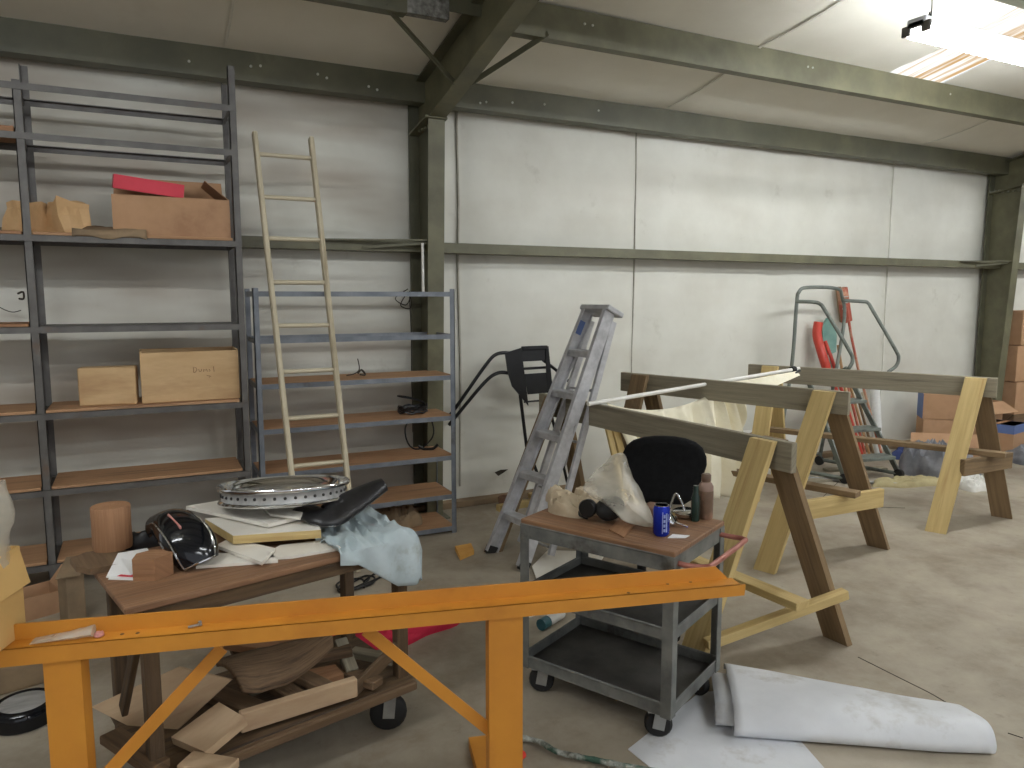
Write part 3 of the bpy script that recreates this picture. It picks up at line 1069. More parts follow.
plate([(499, 352), (515, 347), (522, 404), (506, 385), (502, 372)], lambda x, y: -.10, bk, 'side_plate')
plate([(540, 346), (542.5, 345.5), (547, 391), (541, 389)], lambda x, y: -.10, bk, 'side_plate')
mb = MB()
A, B, C_, D = q(516, 348) + V((0, -.09, 0)), q(541, 347) + V((0, -.09, 0)), q(546, 391) + V((0, -.10, 0)), q(522, 393) + V((0, -.10, 0))
mb.slab([A, B, B + (C_ - B) * .28, A + (D - A) * .28], .008)
mb.slab([A + (D - A) * .55, B + (C_ - B) * .55, C_, D], .008)
mb.build('cross_plate', 'black', bk)
mb = MB()
mb.bar(A + V((0, -.01, .004)), B + V((0, -.01, .004)), .03, .03, (0, 1, 0), .004)
mb.bar((A * .55 + D * .45) + V((0, .05, 0)), (B * .55 + C_ * .45) + V((0, .05, 0)), .02, .02, (0, 1, 0), .004)
mb.build('cross_bar', 'black', bk)
mb = MB(); mb.tube(bez([q(512, 353, 5.14), q(497, 354, 5.14), q(485, 366, 5.16), q(457, 406, 5.24), q(448, 417, 5.28)], 6), .014, 8); mb.build('tube_arm', 'black', bk)
mb = MB(); mb.tube(bez([q(508, 373, 5.14), q(498, 373, 5.14), q(485, 382, 5.16), q(458, 414, 5.24), q(449, 425, 5.28)], 6), .014, 8); mb.build('tube_arm', 'black', bk)
mb = MB(); mb.tube(bez([q(543, 360, 5.14), q(556, 370, 5.16), q(566, 379, 5.2), q(572, 384, 5.25)], 5), .013, 8); mb.build('tube_arm', 'black', bk)
mb = MB(); mb.tube(bez([q(545, 380, 5.14), q(556, 386, 5.16), q(570, 394, 5.25)], 5), .013, 8); mb.build('tube_arm', 'black', bk)
mb = MB()
a = q(519.5, 390, 5.12)
mb.tube([a, q(526.5, 446, 5.12), V((2.84, 5.0, .014))], .014, 8)
mb.build('tube_leg', 'black', bk)
mb = MB()
mb.tube([q(524, 402, 5.12), q(547, 400, 5.12)], .008, 8)
mb.tube([q(547, 396, 5.12), V((3.05, 5.02, .014))], .012, 8)
mb.build('tube_leg', 'black', bk)

# =============================================================== stepladder
sl = thing('stepladder', 'closed aluminium stepladder leaning against the front sawhorse', 'ladder', (2.0, 4.1, 0))
f0, f1 = V((1.975, 4.29, 0.0)), V((2.035, 3.93, 0.0))            # far and near front feet
t0, t1 = V((2.690, 4.262, 1.59)), V((2.725, 4.035, 1.59))
up_ = (t0 - f0).normalized()
stp = (f1 - f0).normalized()
nrm_ = up_.cross(stp).normalized()
if nrm_.x > 0:
    nrm_ = -nrm_
ST = lambda s, t: (f0 * (1 - t) + t0 * t) * (1 - s) + (f1 * (1 - t) + t1 * t) * s
for s_, nm in ((0, 'front_rail'), (1, 'front_rail')):
    mb = MB()
    a, b = ST(s_, 0.008), ST(s_, 1)
    sg = 1 if s_ == 0 else -1
    y = stp
    mb.bar(a, b, .004, .092, y)
    e = nrm_ * .044
    mb.bar(a + e + y * sg * .013, b + e + y * sg * .013, .026, .004, y)
    mb.bar(a - e + y * sg * .013, b - e + y * sg * .013, .026, .004, y)
    mb.build(nm, 'alu', sl)
for k in range(1, 6):
    t = k / 6 + .0
    a, b = ST(.02, t), ST(.98, t)
    mb = MB()
    mb.bar(a, b, .018, .085, (0, 0, 1), .003)
    mb.bar(a + V((-.035, 0, -.018)), b + V((-.035, 0, -.018)), .035, .004, (0, 0, 1))
    mb.build('step', 'alu', sl)
rdir = -nrm_ * .075
for s_ in (.05, .97):
    mb = MB()
    a, b = ST(s_, .075) + rdir * 2.6, ST(s_, .97) + rdir * .8
    mb.bar(a, b, .022, .045, stp)
    mb.build('rear_rail', 'alu', sl)
for t in (.1, .3, .5, .7):
    mb = MB(); mb.tube([ST(.12, t) + rdir * (2.6 - 1.9 * t), ST(.88, t) + rdir * (2.6 - 1.9 * t)], .009, 8); mb.build('rear_bar', 'alu', sl)
mb = MB()
a, b = ST(-.12, 1.005) + rdir * .35, ST(1.12, 1.005) + rdir * .35
mb.bar(a, b, .15, .035, nrm_, .006)
mb.build('top_cap', 'alu', sl)
mb = MB()
a = ST(0, .93)
mb.bar(ST(0.012, .90) + nrm_ * .002, ST(0.012, .955) + nrm_ * .002, .006, .05, stp)
o = mb.build('sticker', 'bluetape', sl)
o['label'] = 'small blue sticker'
for s_ in (0, 1):
    mb = MB()
    mb.bar(ST(s_, -.002) + V((0, 0, 0.0)), ST(s_, .03), .034, .08, stp, .003)
    for i, p in enumerate(mb.v):
        p.z = max(p.z, 0.0)
    mb.build('foot', 'rubber', sl)
# spreader
mb = MB()
mb.bar(ST(1, .55) + nrm_ * -.02, ST(.9, .4) + rdir * 1.1, .02, .004, stp)
mb.build('spreader', 'alu', sl)

# ================================================================= sawhorses
def sawhorse(label, R, L, zt, rb, insR, insL, brz, brl, mats, stretch_out=.12, slant=0.0):
    """R,L: beam end points (plan) ; rb: the two near foot points (left, right)"""
    mbeam, mleft, mright, mbrace, mstr = mats[:5]
    R, L = V((R[0], R[1], zt)), V((L[0], L[1], zt))
    d = (L - R).normalized()
    side = V((-d.y, d.x, 0))             # points to the picture's left
    if side.x > 0:
        side = -side
    root = thing('sawhorse', label, 'sawhorse', ((R.x + L.x) / 2, (R.y + L.y) / 2, 0), None)
    mb = MB()
    dz = V((0, 0, -.0725))
    mb.bar(R + dz, L + dz, .145, .038, (0, 0, 1), .003)
    mb.build('top_beam', mbeam, root)
    W, T = .135, .038

    def leg(top, base, mat, sgn):
        dirv = (base - top)
        u_ = d
        off = side * sgn
        mb = MB()
        vs = []
        for (cu_, cv_) in ((-1, 0), (1, 0), (1, 1), (-1, 1)):
            p = top + u_ * cu_ * W / 2 + off * cv_ * T
            qd = base + u_ * cu_ * W / 2 + off * cv_ * T
            vs.append(p)
            vs.append(qd)
        fs = [[0, 2, 4, 6], [7, 5, 3, 1], [0, 1, 3, 2], [2, 3, 5, 4], [4, 5, 7, 6], [6, 7, 1, 0]]
        L_ = dirv.length
        ou = random.uniform(0, 9)
        us = []
        for f in fs:
            us.append([(ou + (L_ if k % 2 else 0), .14 * (k // 2 in (1, 2)) + .04 * (k // 2 >= 2) + ou) for k in f])
        mb.add(vs, fs, us)
        mb.build('leg', mat, root)

    feet = {}
    for end, ins, dd in ((R, insR, 1), (L, insL, -1)):
        ctr = end + d * ins * dd
        for sgn, mat, i in ((1, mleft, 0), (-1, mright, 1)):
            if dd == 1:
                base = V((rb[i][0], rb[i][1], 0))
            else:
                base = V((ctr.x, ctr.y, 0)) + side * sgn * ((V((rb[i][0], rb[i][1], 0)) - V((R.x, R.y, 0)) - d * insR).dot(side) * sgn)
            top = V((ctr.x, ctr.y, zt - .004)) + side * sgn * .0195
            leg(top, base, mat if dd == 1 else (mats[5] if len(mats) > 5 else 'brownwood'), sgn)
            feet[dd, i] = (top, base)
    for dd in (1, -1):
        (ta, ba), (tb, bb) = feet[dd, 0], feet[dd, 1]
        fz = brz / zt
        fa = fz - (slant / zt if dd == 1 else 0)
        pa, pb = ba * (1 - fa) + ta * fa, bb * (1 - fz) + tb * fz
        out = -d * dd * (W / 2 + .02)
        ext = (pb - pa).normalized() * .06
        mb = MB()
        h, tck = brl
        mb.bar(pa + out - ext, pb + out + ext, h, tck, (0, 0, 1), .003)
        mb.build('end_brace', mbrace, root)
    a = (feet[1, 0][1] + feet[1, 1][1]) / 2
    b = (feet[-1, 0][1] + feet[-1, 1][1]) / 2
    zz = brz + brl[0] / 2 + .02
    mb = MB()
    dab = (b - a).normalized()
    mb.bar(V((a.x, a.y, zz)) - dab * (W / 2 + stretch_out), V((b.x, b.y, zz)) + dab * .12, .038, .088, (0, 0, 1), .003)
    mb.build('stretcher', mstr, root)
    return root


e1 = az(795, 443, 1.0); l1 = az(541, 393, 1.0)
sawhorse('front sawhorse nearest the grey cart, grey beam and one yellow leg', e1, l1, 1.0, ((2.22, 2.55), (2.965, 2.39)), .15, .2, .25, (.045, .05),
         ('greywood', 'pine', 'brownwood', 'pine', 'pine'), slant=.13)
e2 = az(850, 392, 1.1); l2 = az(622, 372, 1.1)
sawhorse('middle sawhorse draped with the cream canvas, wide yellow brace', e2, l2, 1.1, ((3.38, 3.25), (4.36, 3.22)), .14, .2, .38, (.12, .038),
         ('greywood', 'pine', 'brownwood', 'pine', 'brownwood'))
e3 = az(998, 378, 1.1); l3 = az(749, 364, 1.1)
sawhorse('farthest sawhorse, in front of the rolling ladder and clothes pile', e3, l3, 1.1, ((5.05, 3.27), (5.82, 3.26)), .13, .2, .47, (.12, .038),
         ('greywood', 'pine', 'brownwood', 'brownwood', 'brownwood', 'pine'))

# ------------------------------------------------------ pole and cream canvas
def on_beam(e, l, x, y, z):
    return az(x, y, z)


PA, PB = az(588, 404, 1.016), az(799, 368.5, 1.118)
mb = MB()
mb.tube([PA, PB], .014, 10)
tag(mb.build('plastic_pipe', 'pvc'), 'long white plastic pipe lying across the sawhorse tops', 'pipe')
mb = MB()
dpp = (PB - PA).normalized()
mb.tube([PB - dpp * .10, PB - dpp * .06], .026, 12)
mb.tube(bez([PB - dpp * .08 + V((0, 0, -.02)), PB - dpp * .1 + V((0, -.03, -.03)), PB - dpp * .03 + V((0, -.03, -.01))], 4), .01, 6)
tag(mb.build('pipe_clamp', 'rubber'), 'black clamp at the far end of the white pipe', 'clamp')

# canvas: hangs from the pipe, gathered toward the far end
rows = []
NU, NVV = 90, 26
side2 = V((dpp.y, -dpp.x, 0))
GS = .62                                      # where it is gathered over the middle sawhorse
for i in range(NVV + 1):
    v = i / NVV
    row = []
    for k in range(NU + 1):
        u = k / NU
        if u < .2:                             # short lip running on along the pipe
            w = u / .2
            s_ = .97 + (GS - .97) * w
            top = PA + (PB - PA) * s_ + V((0, 0, -.012)) + side2 * .014
            p = top + V((0, 0, -(.03 + .13 * w) * v)) + side2 * (.012 + .03 * v)
        else:
            w = (u - .2) / .8
            st_ = GS + (.07 - GS) * (w ** 1.7)
            sb_ = GS + .02 + (.14 - GS) * w
            top = PA + (PB - PA) * st_ + V((0, 0, -.010 - .115 * math.sin(PI * (GS - st_) / (GS - .07)) ** .8))
            bot = PA + (PB - PA) * sb_ + side2 * (.20 - .05 * w)
            bot.z = .26 + .12 * w
            q_ = min(1, w / .12)
            bot = (top + V((0, 0, -.2)) + side2 * .05).lerp(bot, q_ * q_ * (3 - 2 * q_))
            f_ = math.sin(w * 46 + 2.0 * math.sin(w * 7)) + .4 * math.sin(w * 95)
            p = top.lerp(bot, v) + side2 * (f_ * .062 * v ** .33 + .05 * math.sin(v * PI)) + dpp * (.02 * math.cos(w * 46) * v)
            p.z -= .03 * math.sin(v * PI) * (1 - w)
        row.append(p)
    rows.append(row)
mb = MB(); mb.grid(rows)
tag(mb.build('canvas_sheet', 'canvas', solid=.003), 'cream canvas sheet hanging in folds over the white pipe', 'cloth')

# ==================================================== rolling platform ladder
pl = thing('rolling_ladder', 'grey green rolling step ladder with looped handrails by the wall', 'ladder', (6.1, 4.9, 0))
def tb(pts, r=.017, n=6, name='handrail', mat='platgrey'):
    mb = MB(); mb.tube(bez(pts, n), r, 8); return mb.build(name, mat, pl)
LB, LF, RB, RF = 5.05, 4.72, 5.05, 4.72
bl = ay(791, 366, 5.05)
tb([V((5.38, 5.12, .06)), ay(791, 372, 5.1), ay(796.5, 305, 5.08), ay(799, 292, 5.08), ay(807, 287.5, 5.08), ay(836, 288.5, 5.1), ay(842, 297, 5.12), ay(843, 330, 5.12), V((6.02, 5.15, .06))])
tb([ay(796.5, 301.5, 5.07), ay(812, 302, 4.95), ay(820, 304, 4.9), ay(826, 312, 4.86), ay(849, 350, 4.72), ay(852.5, 360, 4.70), ay(849, 368, 4.72), ay(838, 380, 4.85)])
tb([ay(843, 300.5, 5.11), ay(862, 301.5, 4.98), ay(868, 303, 4.95), ay(873, 311, 4.92), ay(895, 349, 4.78), ay(898.5, 358, 4.76), ay(896, 366, 4.77), ay(888, 372, 4.8)])
# stringers, treads, base
s_l0, s_l1 = V((5.62, 4.52, .05)), V((5.60, 5.02, 1.0))
s_r0, s_r1 = V((6.22, 4.42, .05)), V((6.10, 4.98, 1.0))
for a, b in ((s_l0, s_l1), (s_r0, s_r1)):
    mb = MB(); mb.bar(a, b, .05, .02, (0, 1, 0), .003); mb.build('stringer', 'platgrey', pl)
for k in range(4):
    t = .16 + k * .26
    a, b = s_l0.lerp(s_l1, t), s_r0.lerp(s_r1, t)
    mb = MB(); mb.bar(a + V((.012, 0, 0)), b - V((.012, 0, 0)), .03, .17, (0, 0, 1), .004); mb.build('tread', 'platgrey', pl)
mb = MB()
mb.tube([s_l0, V((5.38, 5.12, .06))], .018, 8)
mb.tube([s_r0, V((6.02, 5.15, .06))], .018, 8)
mb.tube([V((5.38, 5.12, .12)), V((6.02, 5.15, .12))], .014, 8)
mb.build('base_frame', 'platgrey', pl)
for p in (s_l0, s_r0, V((5.38, 5.12, .06)), V((6.02, 5.15, .06))):
    mb = MB(); mb.lathe([(.012, -.02), (.045, -.016), (.048, 0), (.045, .016), (.012, .02)], frame((p.x, p.y, .048), (0, 0, 1), (1, .2, 0)), 16); mb.build('caster_wheel', 'rubber', pl)

# ------------------------------------------------ tools leaning on the wall
Yw = 5.30
mb = MB()
a = ay(818, 322, 5.3)
tb_pts = [ay(818.5, 322, 5.3), ay(817, 334, 5.3), ay(820, 347, 5.27), ay(826, 366, 5.2), V((6.30, 5.12, .5)), V((6.35, 5.02, .05))]
mb.tube(bez(tb_pts, 6), [.045] * 19 + [.03] * 12, 12)
tag(mb.build('red_bumper', 'redplastic'), 'tall curved red plastic piece leaning on the wall behind the rolling ladder', 'bumper')
mb = MB()
P = [ay(828, 318, 5.34), ay(823, 326, 5.34), ay(823, 342, 5.33), ay(829, 355, 5.32), ay(836, 352, 5.32), ay(837, 336, 5.33), ay(834, 322, 5.34)]
mb.slab(P, .03)
mb.tube(bez([ay(830, 352, 5.3), ay(836, 380, 5.26), V((6.55, 5.1, .03))], 5), .016, 8)
tag(mb.build('teal_paddle', 'teal'), 'pale teal oval paddle between the curved red piece and the broom', 'paddle')
mb = MB()
mb.tube(bez([ay(825, 341, 5.28), ay(829, 352, 5.25), ay(834, 366, 5.2), V((6.50, 5.02, .04))], 5), .018, 8)
tag(mb.build('red_pole', 'redplastic'), 'thin red pole between the curved red piece and the broom', 'pole')
br = thing('push_broom', 'red-headed broom standing head up against the wall', 'broom', (6.9, 5.2, 0))
mb = MB()
mb.bar(ay(842, 288, 5.32), ay(847, 322, 5.32), .10, .06, (1, 0, 0), .008)
mb.build('head', 'redwoodpaint', br)
mb = MB(); mb.bar(ay(838, 287, 5.36), ay(842.5, 322, 5.36), .05, .04, (1, 0, 0), .008); mb.build('bristles', 'dustcard', br)
mb = MB(); mb.tube([ay(846.5, 306, 5.26), ay(851, 335, 5.22), ay(858, 368, 5.16), V((6.75, 4.98, .014))], .013, 8); mb.build('handle', 'redwoodpaint', br)
mb = MB()
for yy in (297, 303, 309):
    mb.bar(ay(842.5, yy, 5.27), ay(848, yy - .5, 5.27), .01, .006, (0, 0, 1))
mb.build('bracket', 'fleck', br)
# bundle of sticks
stk = [((838, 345), (862, 470), 'stickwood', 'third'), ((842, 372), (868, 470), 'ladderwood', ''), ((850, 385), (873, 468), 'stickwood', ''),
       ((854, 384), (879, 472), 'brownwood', ''), ((862, 392), (886, 470), 'ladderwood', ''), ((846, 380), (858, 474), 'redwoodpaint', '')]
names = ['brown tool handle rising highest from the stick bundle', 'pale stick beside the tallest tool handle in the bundle', 'light brown stick in the middle of the bundle behind the treads',
         'dark weathered stick in the bundle behind the treads', 'pale stick at the right end of the bundle', 'faded red stick at the left end of the bundle']
for (a, b, m_, _), lb in zip(stk, names):
    pb = az(b[0], b[1] - 8, .02)
    pt = ay(a[0], a[1], 5.32)
    pb = V((pt.x + .12, 5.12, .012))
    mb = MB(); mb.tube([pt, pb], .014, 7)
    tag(mb.build('stick', m_), lb, 'stick', 'sticks behind the rolling ladder')

# --------------------------------------------------- boxes and clothes, right
def carton(c, sx, sy, sz, rz, label, mat='card', stripe=None, tilt=0):
    R = Matrix.Translation(c) @ Matrix.Rotation(rz, 4, 'Z') @ Matrix.Rotation(tilt, 4, 'X')
    r = thing('cardboard_box', label, 'box', c)
    mb = MB(); mb.box(R @ Matrix.Translation((0, 0, sz / 2)), sx, sy, sz, .004); mb.build('carton_body', mat, r)
    mb = MB(); mb.box(R @ Matrix.Translation((0, 0, sz + .001)), sx * .98, .05, .002); mb.build('tape', 'cardin', r)
    if stripe == 'top':
        mb = MB(); mb.box(R @ Matrix.Translation((0, 0, sz - .045)), sx + .004, sy + .004, .09); mb.build('blue_band', 'bluetape', r)
    if stripe == 'left':
        mb = MB(); mb.box(R @ Matrix.Translation((-sx / 2 - .001, 0, sz / 2)), .003, sy, sz); mb.build('blue_band', 'bluetape', r)
    return r


carton((7.72, 4.98, 0), .50, .30, .38, -.75, 'lower brown carton by the right end of the wall', tilt=0)
carton((7.70, 4.98, .385), .48, .28, .27, -.78, 'upper brown carton with a blue left edge', stripe='left')
carton((8.12, 4.62, 0), .34, .34, .36, .2, 'brown carton with a blue band along its top', stripe='top')
open_box((8.3, 4.98, 0), (8.75, 5.28, .5), 'cardboard_box', 'card', 'open brown carton in the wall corner beside the column', 'box', (('f', .2, -.5), ('l', .15, .4)))
mb = MB()
P = [az(893, 448, .02), az(935, 441, .02), az(936, 428, .3), az(902, 428, .3)]
P = [V((7.0, 4.85, .008)), V((7.5, 4.45, .008)), V((7.66, 4.58, .27)), V((7.16, 4.98, .27))]
mb.slab(P, .006)
tag(mb.build('cardboard_flap', 'card'), 'flat brown cardboard sheet leaning against the cartons', 'cardboard')
# cartons past the column, on a low timber stand
mb = MB(); mb.abox((9.12, 5.06, .0), (10.3, 5.36, .3), .01); tag(mb.build('timber_stand', 'offcut'), 'dark timber stand past the right-hand column', 'stand')
carton((9.42, 5.21, .3), .55, .26, .38, .02, 'lower brown carton past the right-hand column')
carton((9.40, 5.21, .69), .5, .25, .42, -.03, 'middle brown carton past the right-hand column')
carton((9.43, 5.21, 1.12), .5, .24, .40, .03, 'top brown carton past the right-hand column')

c = az(922, 474)
tag(heap((c.x + .12, c.y - .02, 0), .36, .32, .27, .5, 11, edge=.4, n=80, flat=True).build('clothes_pile', 'greycloth'), 'grey crumpled clothes pile on the floor behind the last sawhorse', 'clothes')
c = az(908, 457)
tag(heap((c.x, c.y, 0), .2, .16, .14, .2, 14, rough=.7, edge=.5).build('clothes_pile', 'denim'), 'blue cloth peeking out behind the grey clothes pile', 'clothes')
c = az(938, 446)
tag(heap((c.x - .1, c.y - .33, 0), .26, .16, .22, .2, 17, rough=.7, edge=.5).build('cloth', 'whitecloth'), 'white cloth lying behind the grey clothes pile', 'cloth')
c = az(972, 487)
tag(heap((c.x, c.y, 0), .20, .16, .08, .2, 19, edge=.5, flat=True).build('cloth', 'whitecloth'), 'small white cloth under the last sawhorse brace', 'cloth')
c = az(912, 484)
mb = heap((c.x, c.y, 0), .38, .12, .05, -.25, 23, edge=.4, flat=True)
tag(mb.build('folded_cloth', 'khaki'), 'flat khaki cloth in front of the grey clothes pile', 'cloth')
c = az(1012, 458)
tag(heap((c.x + .2, c.y, 0), .5, .4, .24, .4, 29, rough=.6, edge=.4).build('clothes_pile', 'greycloth'), 'grey cloth heap at the foot of the right-hand column', 'clothes')
c = az(1022, 466)
tag(heap((c.x + .15, c.y - .2, 0), .2, .2, .16, .4, 31, rough=.6, edge=.4).build('cloth', 'darkcloth'), 'dark blue cloth beside the grey heap at the picture edge', 'cloth')
mb = MB(); mb.tube([az(796, 477, .016), az(908, 485, .016)], .014, 8)
tag(mb.build('metal_rod', 'steel'), 'silver rod lying on the floor behind the middle sawhorse', 'rod')
mb = MB()
P = ay(788, 446, 5.2)
mb.box(Matrix.Translation((5.02, 4.95, .24)) @ Matrix.Rotation(-.3, 4, 'Z') @ Matrix.Rotation(.12, 4, 'X'), .62, .09, .46, .01)
tag(mb.build('foam_board', 'foam'), 'white foam board standing on the floor between the back sawhorses', 'board')
mb = MB()
a, b = az(806, 503, .02), az(858, 458, .02)
for k, (x0, y0, x1, y1, lb) in enumerate(((800, 482, 862, 476, 'dark plank nearest the last sawhorse stretcher'), (825, 470, 885, 468, 'grey plank lying before the rolling ladder'), (770, 468, 808, 474, 'short brown plank on the floor behind the middle sawhorse'))):
    mb = MB(); mb.bar(az(x0, y0, .012 + .0), az(x1, y1, .012), .024, .09, (0, 0, 1), .003)
    tag(mb.build('plank', 'greywood' if k != 2 else 'brownwood'), lb, 'plank')
mb = MB()
tb2 = ay(897, 420, 5.2)
mb.tube([V((7.02, 5.25, .0)), V((7.0, 5.33, .85))], .05, 10)
tag(mb.build('rolled_sheet', 'foam'), 'white roll standing upright against the wall beside the cartons', 'roll')

# ================================================================ grey cart
A = V((1.685, 2.06, 0)); UX = V((-.4466, .8947, 0)); VX = V((.8947, .4466, 0))
CL, CWD = .685, .475
ct = thing('utility_cart', 'grey three-tier steel utility cart with a wooden top', 'cart', A + UX * CL / 2 + VX * CWD / 2)
cp = lambda u, v, z: A + UX * u + VX * v + V((0, 0, z))
CM = Matrix((UX, -VX, V((0, 0, 1)))).transposed().to_4x4()   # local x along length, y toward viewer side


def cbox(u0, u1, v0, v1, z0, z1, bev=0.0, mb=None):
    mb = mb or MB()
    m = Matrix.Translation(cp((u0 + u1) / 2, (v0 + v1) / 2, (z0 + z1) / 2)) @ CM
    mb.box(m, abs(u1 - u0), abs(v1 - v0), abs(z1 - z0), bev)
    return mb


TOPZ = .76
cbox(-.004, CL + .004, -.004, CWD + .004, TOPZ - .02, TOPZ, .003).build('wooden_top', 'benchwood', ct)


def tray(z0, h, parent, nm):
    mb = cbox(0, CL, 0, .006, z0, z0 + h)
    cbox(0, CL, CWD - .006, CWD, z0, z0 + h, 0, mb)
    cbox(0, .006, .006, CWD - .006, z0, z0 + h, 0, mb)
    cbox(CL - .006, CL, .006, CWD - .006, z0, z0 + h, 0, mb)
    o = mb.build(nm, 'cartgrey', parent)
    cbox(.006, CL - .006, .006, CWD - .006, z0 + .006, z0 + .012).build('tray_floor', 'carttray', o)
    # rolled lip
    mb = MB()
    mb.tube([cp(0, 0, z0 + h), cp(CL, 0, z0 + h), cp(CL, CWD, z0 + h), cp(0, CWD, z0 + h)], .006, 6, True)
    mb.build('tray_lip', 'cartgrey', o)


tray(TOPZ - .08, .058, ct, 'top_tray')
tray(.415, .045, ct, 'middle_tray')
tray(.115, .05, ct, 'bottom_tray')
for u, v in ((0, 0), (CL, 0), (0, CWD), (CL, CWD)):
    su, sv = (1 if u == 0 else -1), (1 if v == 0 else -1)
    mb = cbox(u - su * .005, u + su * .038, v - sv * .005, v - sv * .0005, .113, TOPZ - .022)
    cbox(u - su * .005, u - su * .0005, v, v + sv * .038, .113, TOPZ - .022, 0, mb)
    mb.build('post', 'cartgrey', ct)
mb = MB()
mb.tube(bez([cp(0, .03, TOPZ - .05), cp(-.05, .03, TOPZ - .05), cp(-.105, .045, TOPZ - .045), cp(-.115, .09, TOPZ - .045), cp(-.115, CWD - .09, TOPZ - .045), cp(-.105, CWD - .045, TOPZ - .045), cp(-.05, CWD - .03, TOPZ - .05), cp(0, CWD - .03, TOPZ - .05)], 5), .0105, 10)
mb.build('push_handle', 'handle', ct)


def caster(p, dirv, r, parent, w=.03):
    mb = MB()
    ax = V((-dirv.y, dirv.x, 0))
    mb.lathe([(.008, -w / 2), (r * .86, -w / 2), (r, -w / 4), (r, w / 4), (r * .86, w / 2), (.008, w / 2)], frame((p.x, p.y, r), (0, 0, 1), ax), 20)
    o = mb.build('caster_wheel', 'rubber', parent)
    mb = MB()
    mb.lathe([(.004, -w / 2 - .004), (r * .24, -w / 2 - .004), (r * .24, w / 2 + .004), (.004, w / 2 + .004)], frame((p.x, p.y, r), (0, 0, 1), ax), 14)
    mb.build('hub', 'steel', o)
    mb = MB()
    for s in (-1, 1):
        q = V((p.x, p.y, 0)) + ax * s * (w / 2 + .008)
        qq = q + dirv * .012
        mb.bar(V((q.x, q.y, r - .014)), V((qq.x, qq.y, p.z)), .045, .004, dirv)
    mb.bar(V((p.x, p.y, p.z - .005)) - dirv * .04, V((p.x, p.y, p.z - .005)) + dirv * .04, .008, w + .03, (0, 0, 1))
    mb.build('caster_fork', 'steel', o)


for u, v in ((.07, .05), (CL - .07, .05), (.07, CWD - .05), (CL - .07, CWD - .05)):
    caster(cp(u, v, .115), V((.80, -.60, 0)) if v < .2 else V((.3, -.95, 0)), .054, ct, .036)

# --------------------------------------------------------------- on the cart
# can
c = az(661, 535, TOPZ)
can = thing('drink_can', 'blue drink can standing at the front edge of the cart top', 'can', (c.x, c.y, TOPZ))
mb = MB()
mb.lathe([(.024, 0), (.0325, .01), (.0325, .107), (.027, .119)], Matrix.Translation((c.x, c.y, TOPZ)), 28)
mb.build('can_body', 'canblue', can)
mb = MB(); mb.lathe([(.027, .119), (.0275, .122), (.025, .122), (.0245, .118), (0.0, .118)], Matrix.Translation((c.x, c.y, TOPZ)), 28); mb.build('can_lid', 'chrome', can)
# pale lettering panel on the right of the can
mb = MB()
for i, (a0, a1, z0, z1) in enumerate(((-.75, -.55, .02, .095), (-.5, -.25, .022, .034), (-.5, -.25, .04, .052), (-.5, -.25, .058, .07), (-.5, -.25, .076, .09), (-.2, -.1, .015, .1), (-.95, -.85, .06, .09), (-1.6, -1.35, .02, .03))):
    base = math.atan2(-c.y, -c.x)
    for k in range(4):
        b0, b1 = base - a0 - (a1 - a0) * k / 4 - 0.0, base - a0 - (a1 - a0) * (k + 1) / 4
        b0, b1 = base - (a0 + (a1 - a0) * k / 4) * -1, base - (a0 + (a1 - a0) * (k + 1) / 4) * -1
        b0, b1 = base + .0 - a0 * -1, base - a1 * -1
    n = 4
    rowl = [V((c.x + .0328 * math.cos(base - (a0 + (a1 - a0) * k / n)), c.y + .0328 * math.sin(base - (a0 + (a1 - a0) * k / n)), TOPZ + z0)) for k in range(n + 1)]
    rowh = [p + V((0, 0, z1 - z0)) for p in rowl]
    mb.grid([rowl, rowh])
mb.build('can_print', 'canwhite', can)
# bottles
c = az(705, 518, TOPZ)
bt = thing('plastic_bottle', 'tall dusty brown bottle with a pink shoulder on the cart', 'bottle', (c.x, c.y, TOPZ))
mb = MB(); mb.lathe([(.0, 0), (.030, .002), (.032, .01), (.032, .115), (.031, .12)], Matrix.Translation(c), 24); mb.build('bottle_body', 'bottle', bt)
mb = MB(); mb.lathe([(.031, .12), (.031, .138), (.024, .150), (.017, .158)], Matrix.Translation(c), 24); mb.build('shoulder', 'pinkcap', bt)
mb = MB(); mb.lathe([(.018, .156), (.02, .16), (.02, .185), (.016, .19)], Matrix.Translation(c), 16); mb.build('cap', 'bottle', bt)
c = az(695, 521, TOPZ)
mb = MB(); mb.lathe([(.0, 0), (.017, .002), (.018, .01), (.018, .1), (.012, .12), (.011, .15)], Matrix.Translation(c), 16)
tag(mb.build('glass_bottle', 'green'), 'slim dark green bottle in front of the brown bottle', 'bottle')
# mirrors
c = az(684, 521, TOPZ)
mr_ = thing('chrome_mirror', 'chrome oval mirror with a bent stem lying on the cart', 'mirror', c)
R = Matrix.Translation(c + V((.03, .03, .022))) @ Matrix.Rotation(.1, 4, 'X') @ Matrix.Diagonal((1.55, 1.25, 1, 1))
mb = MB(); mb.lathe([(.001, -.018), (.026, -.012), (.034, 0), (.036, .008), (.033, .012), (.001, .012)], R, 24); mb.build('mirror_head', 'chrome', mr_)
mb = MB(); mb.tube(bez([c + V((.03, .03, .03)), c + V((.02, .05, .075)), c + V((-.0, .06, .10)), c + V((-.06, .02, .055))], 5), .005, 8); mb.build('stem', 'chrome', mr_)
c = az(674, 527, TOPZ)
mr_ = thing('chrome_mirror', 'small round chrome mirror right behind the blue can', 'mirror', c)
R = Matrix.Translation(c + V((.0, .02, .03))) @ Matrix.Rotation(1.0, 4, 'X') @ Matrix.Rotation(.4, 4, 'Y')
mb = MB(); mb.lathe([(.001, -.014), (.024, -.01), (.032, 0), (.034, .006), (.03, .01), (.001, .01)], R, 24); mb.build('mirror_head', 'chrome', mr_)
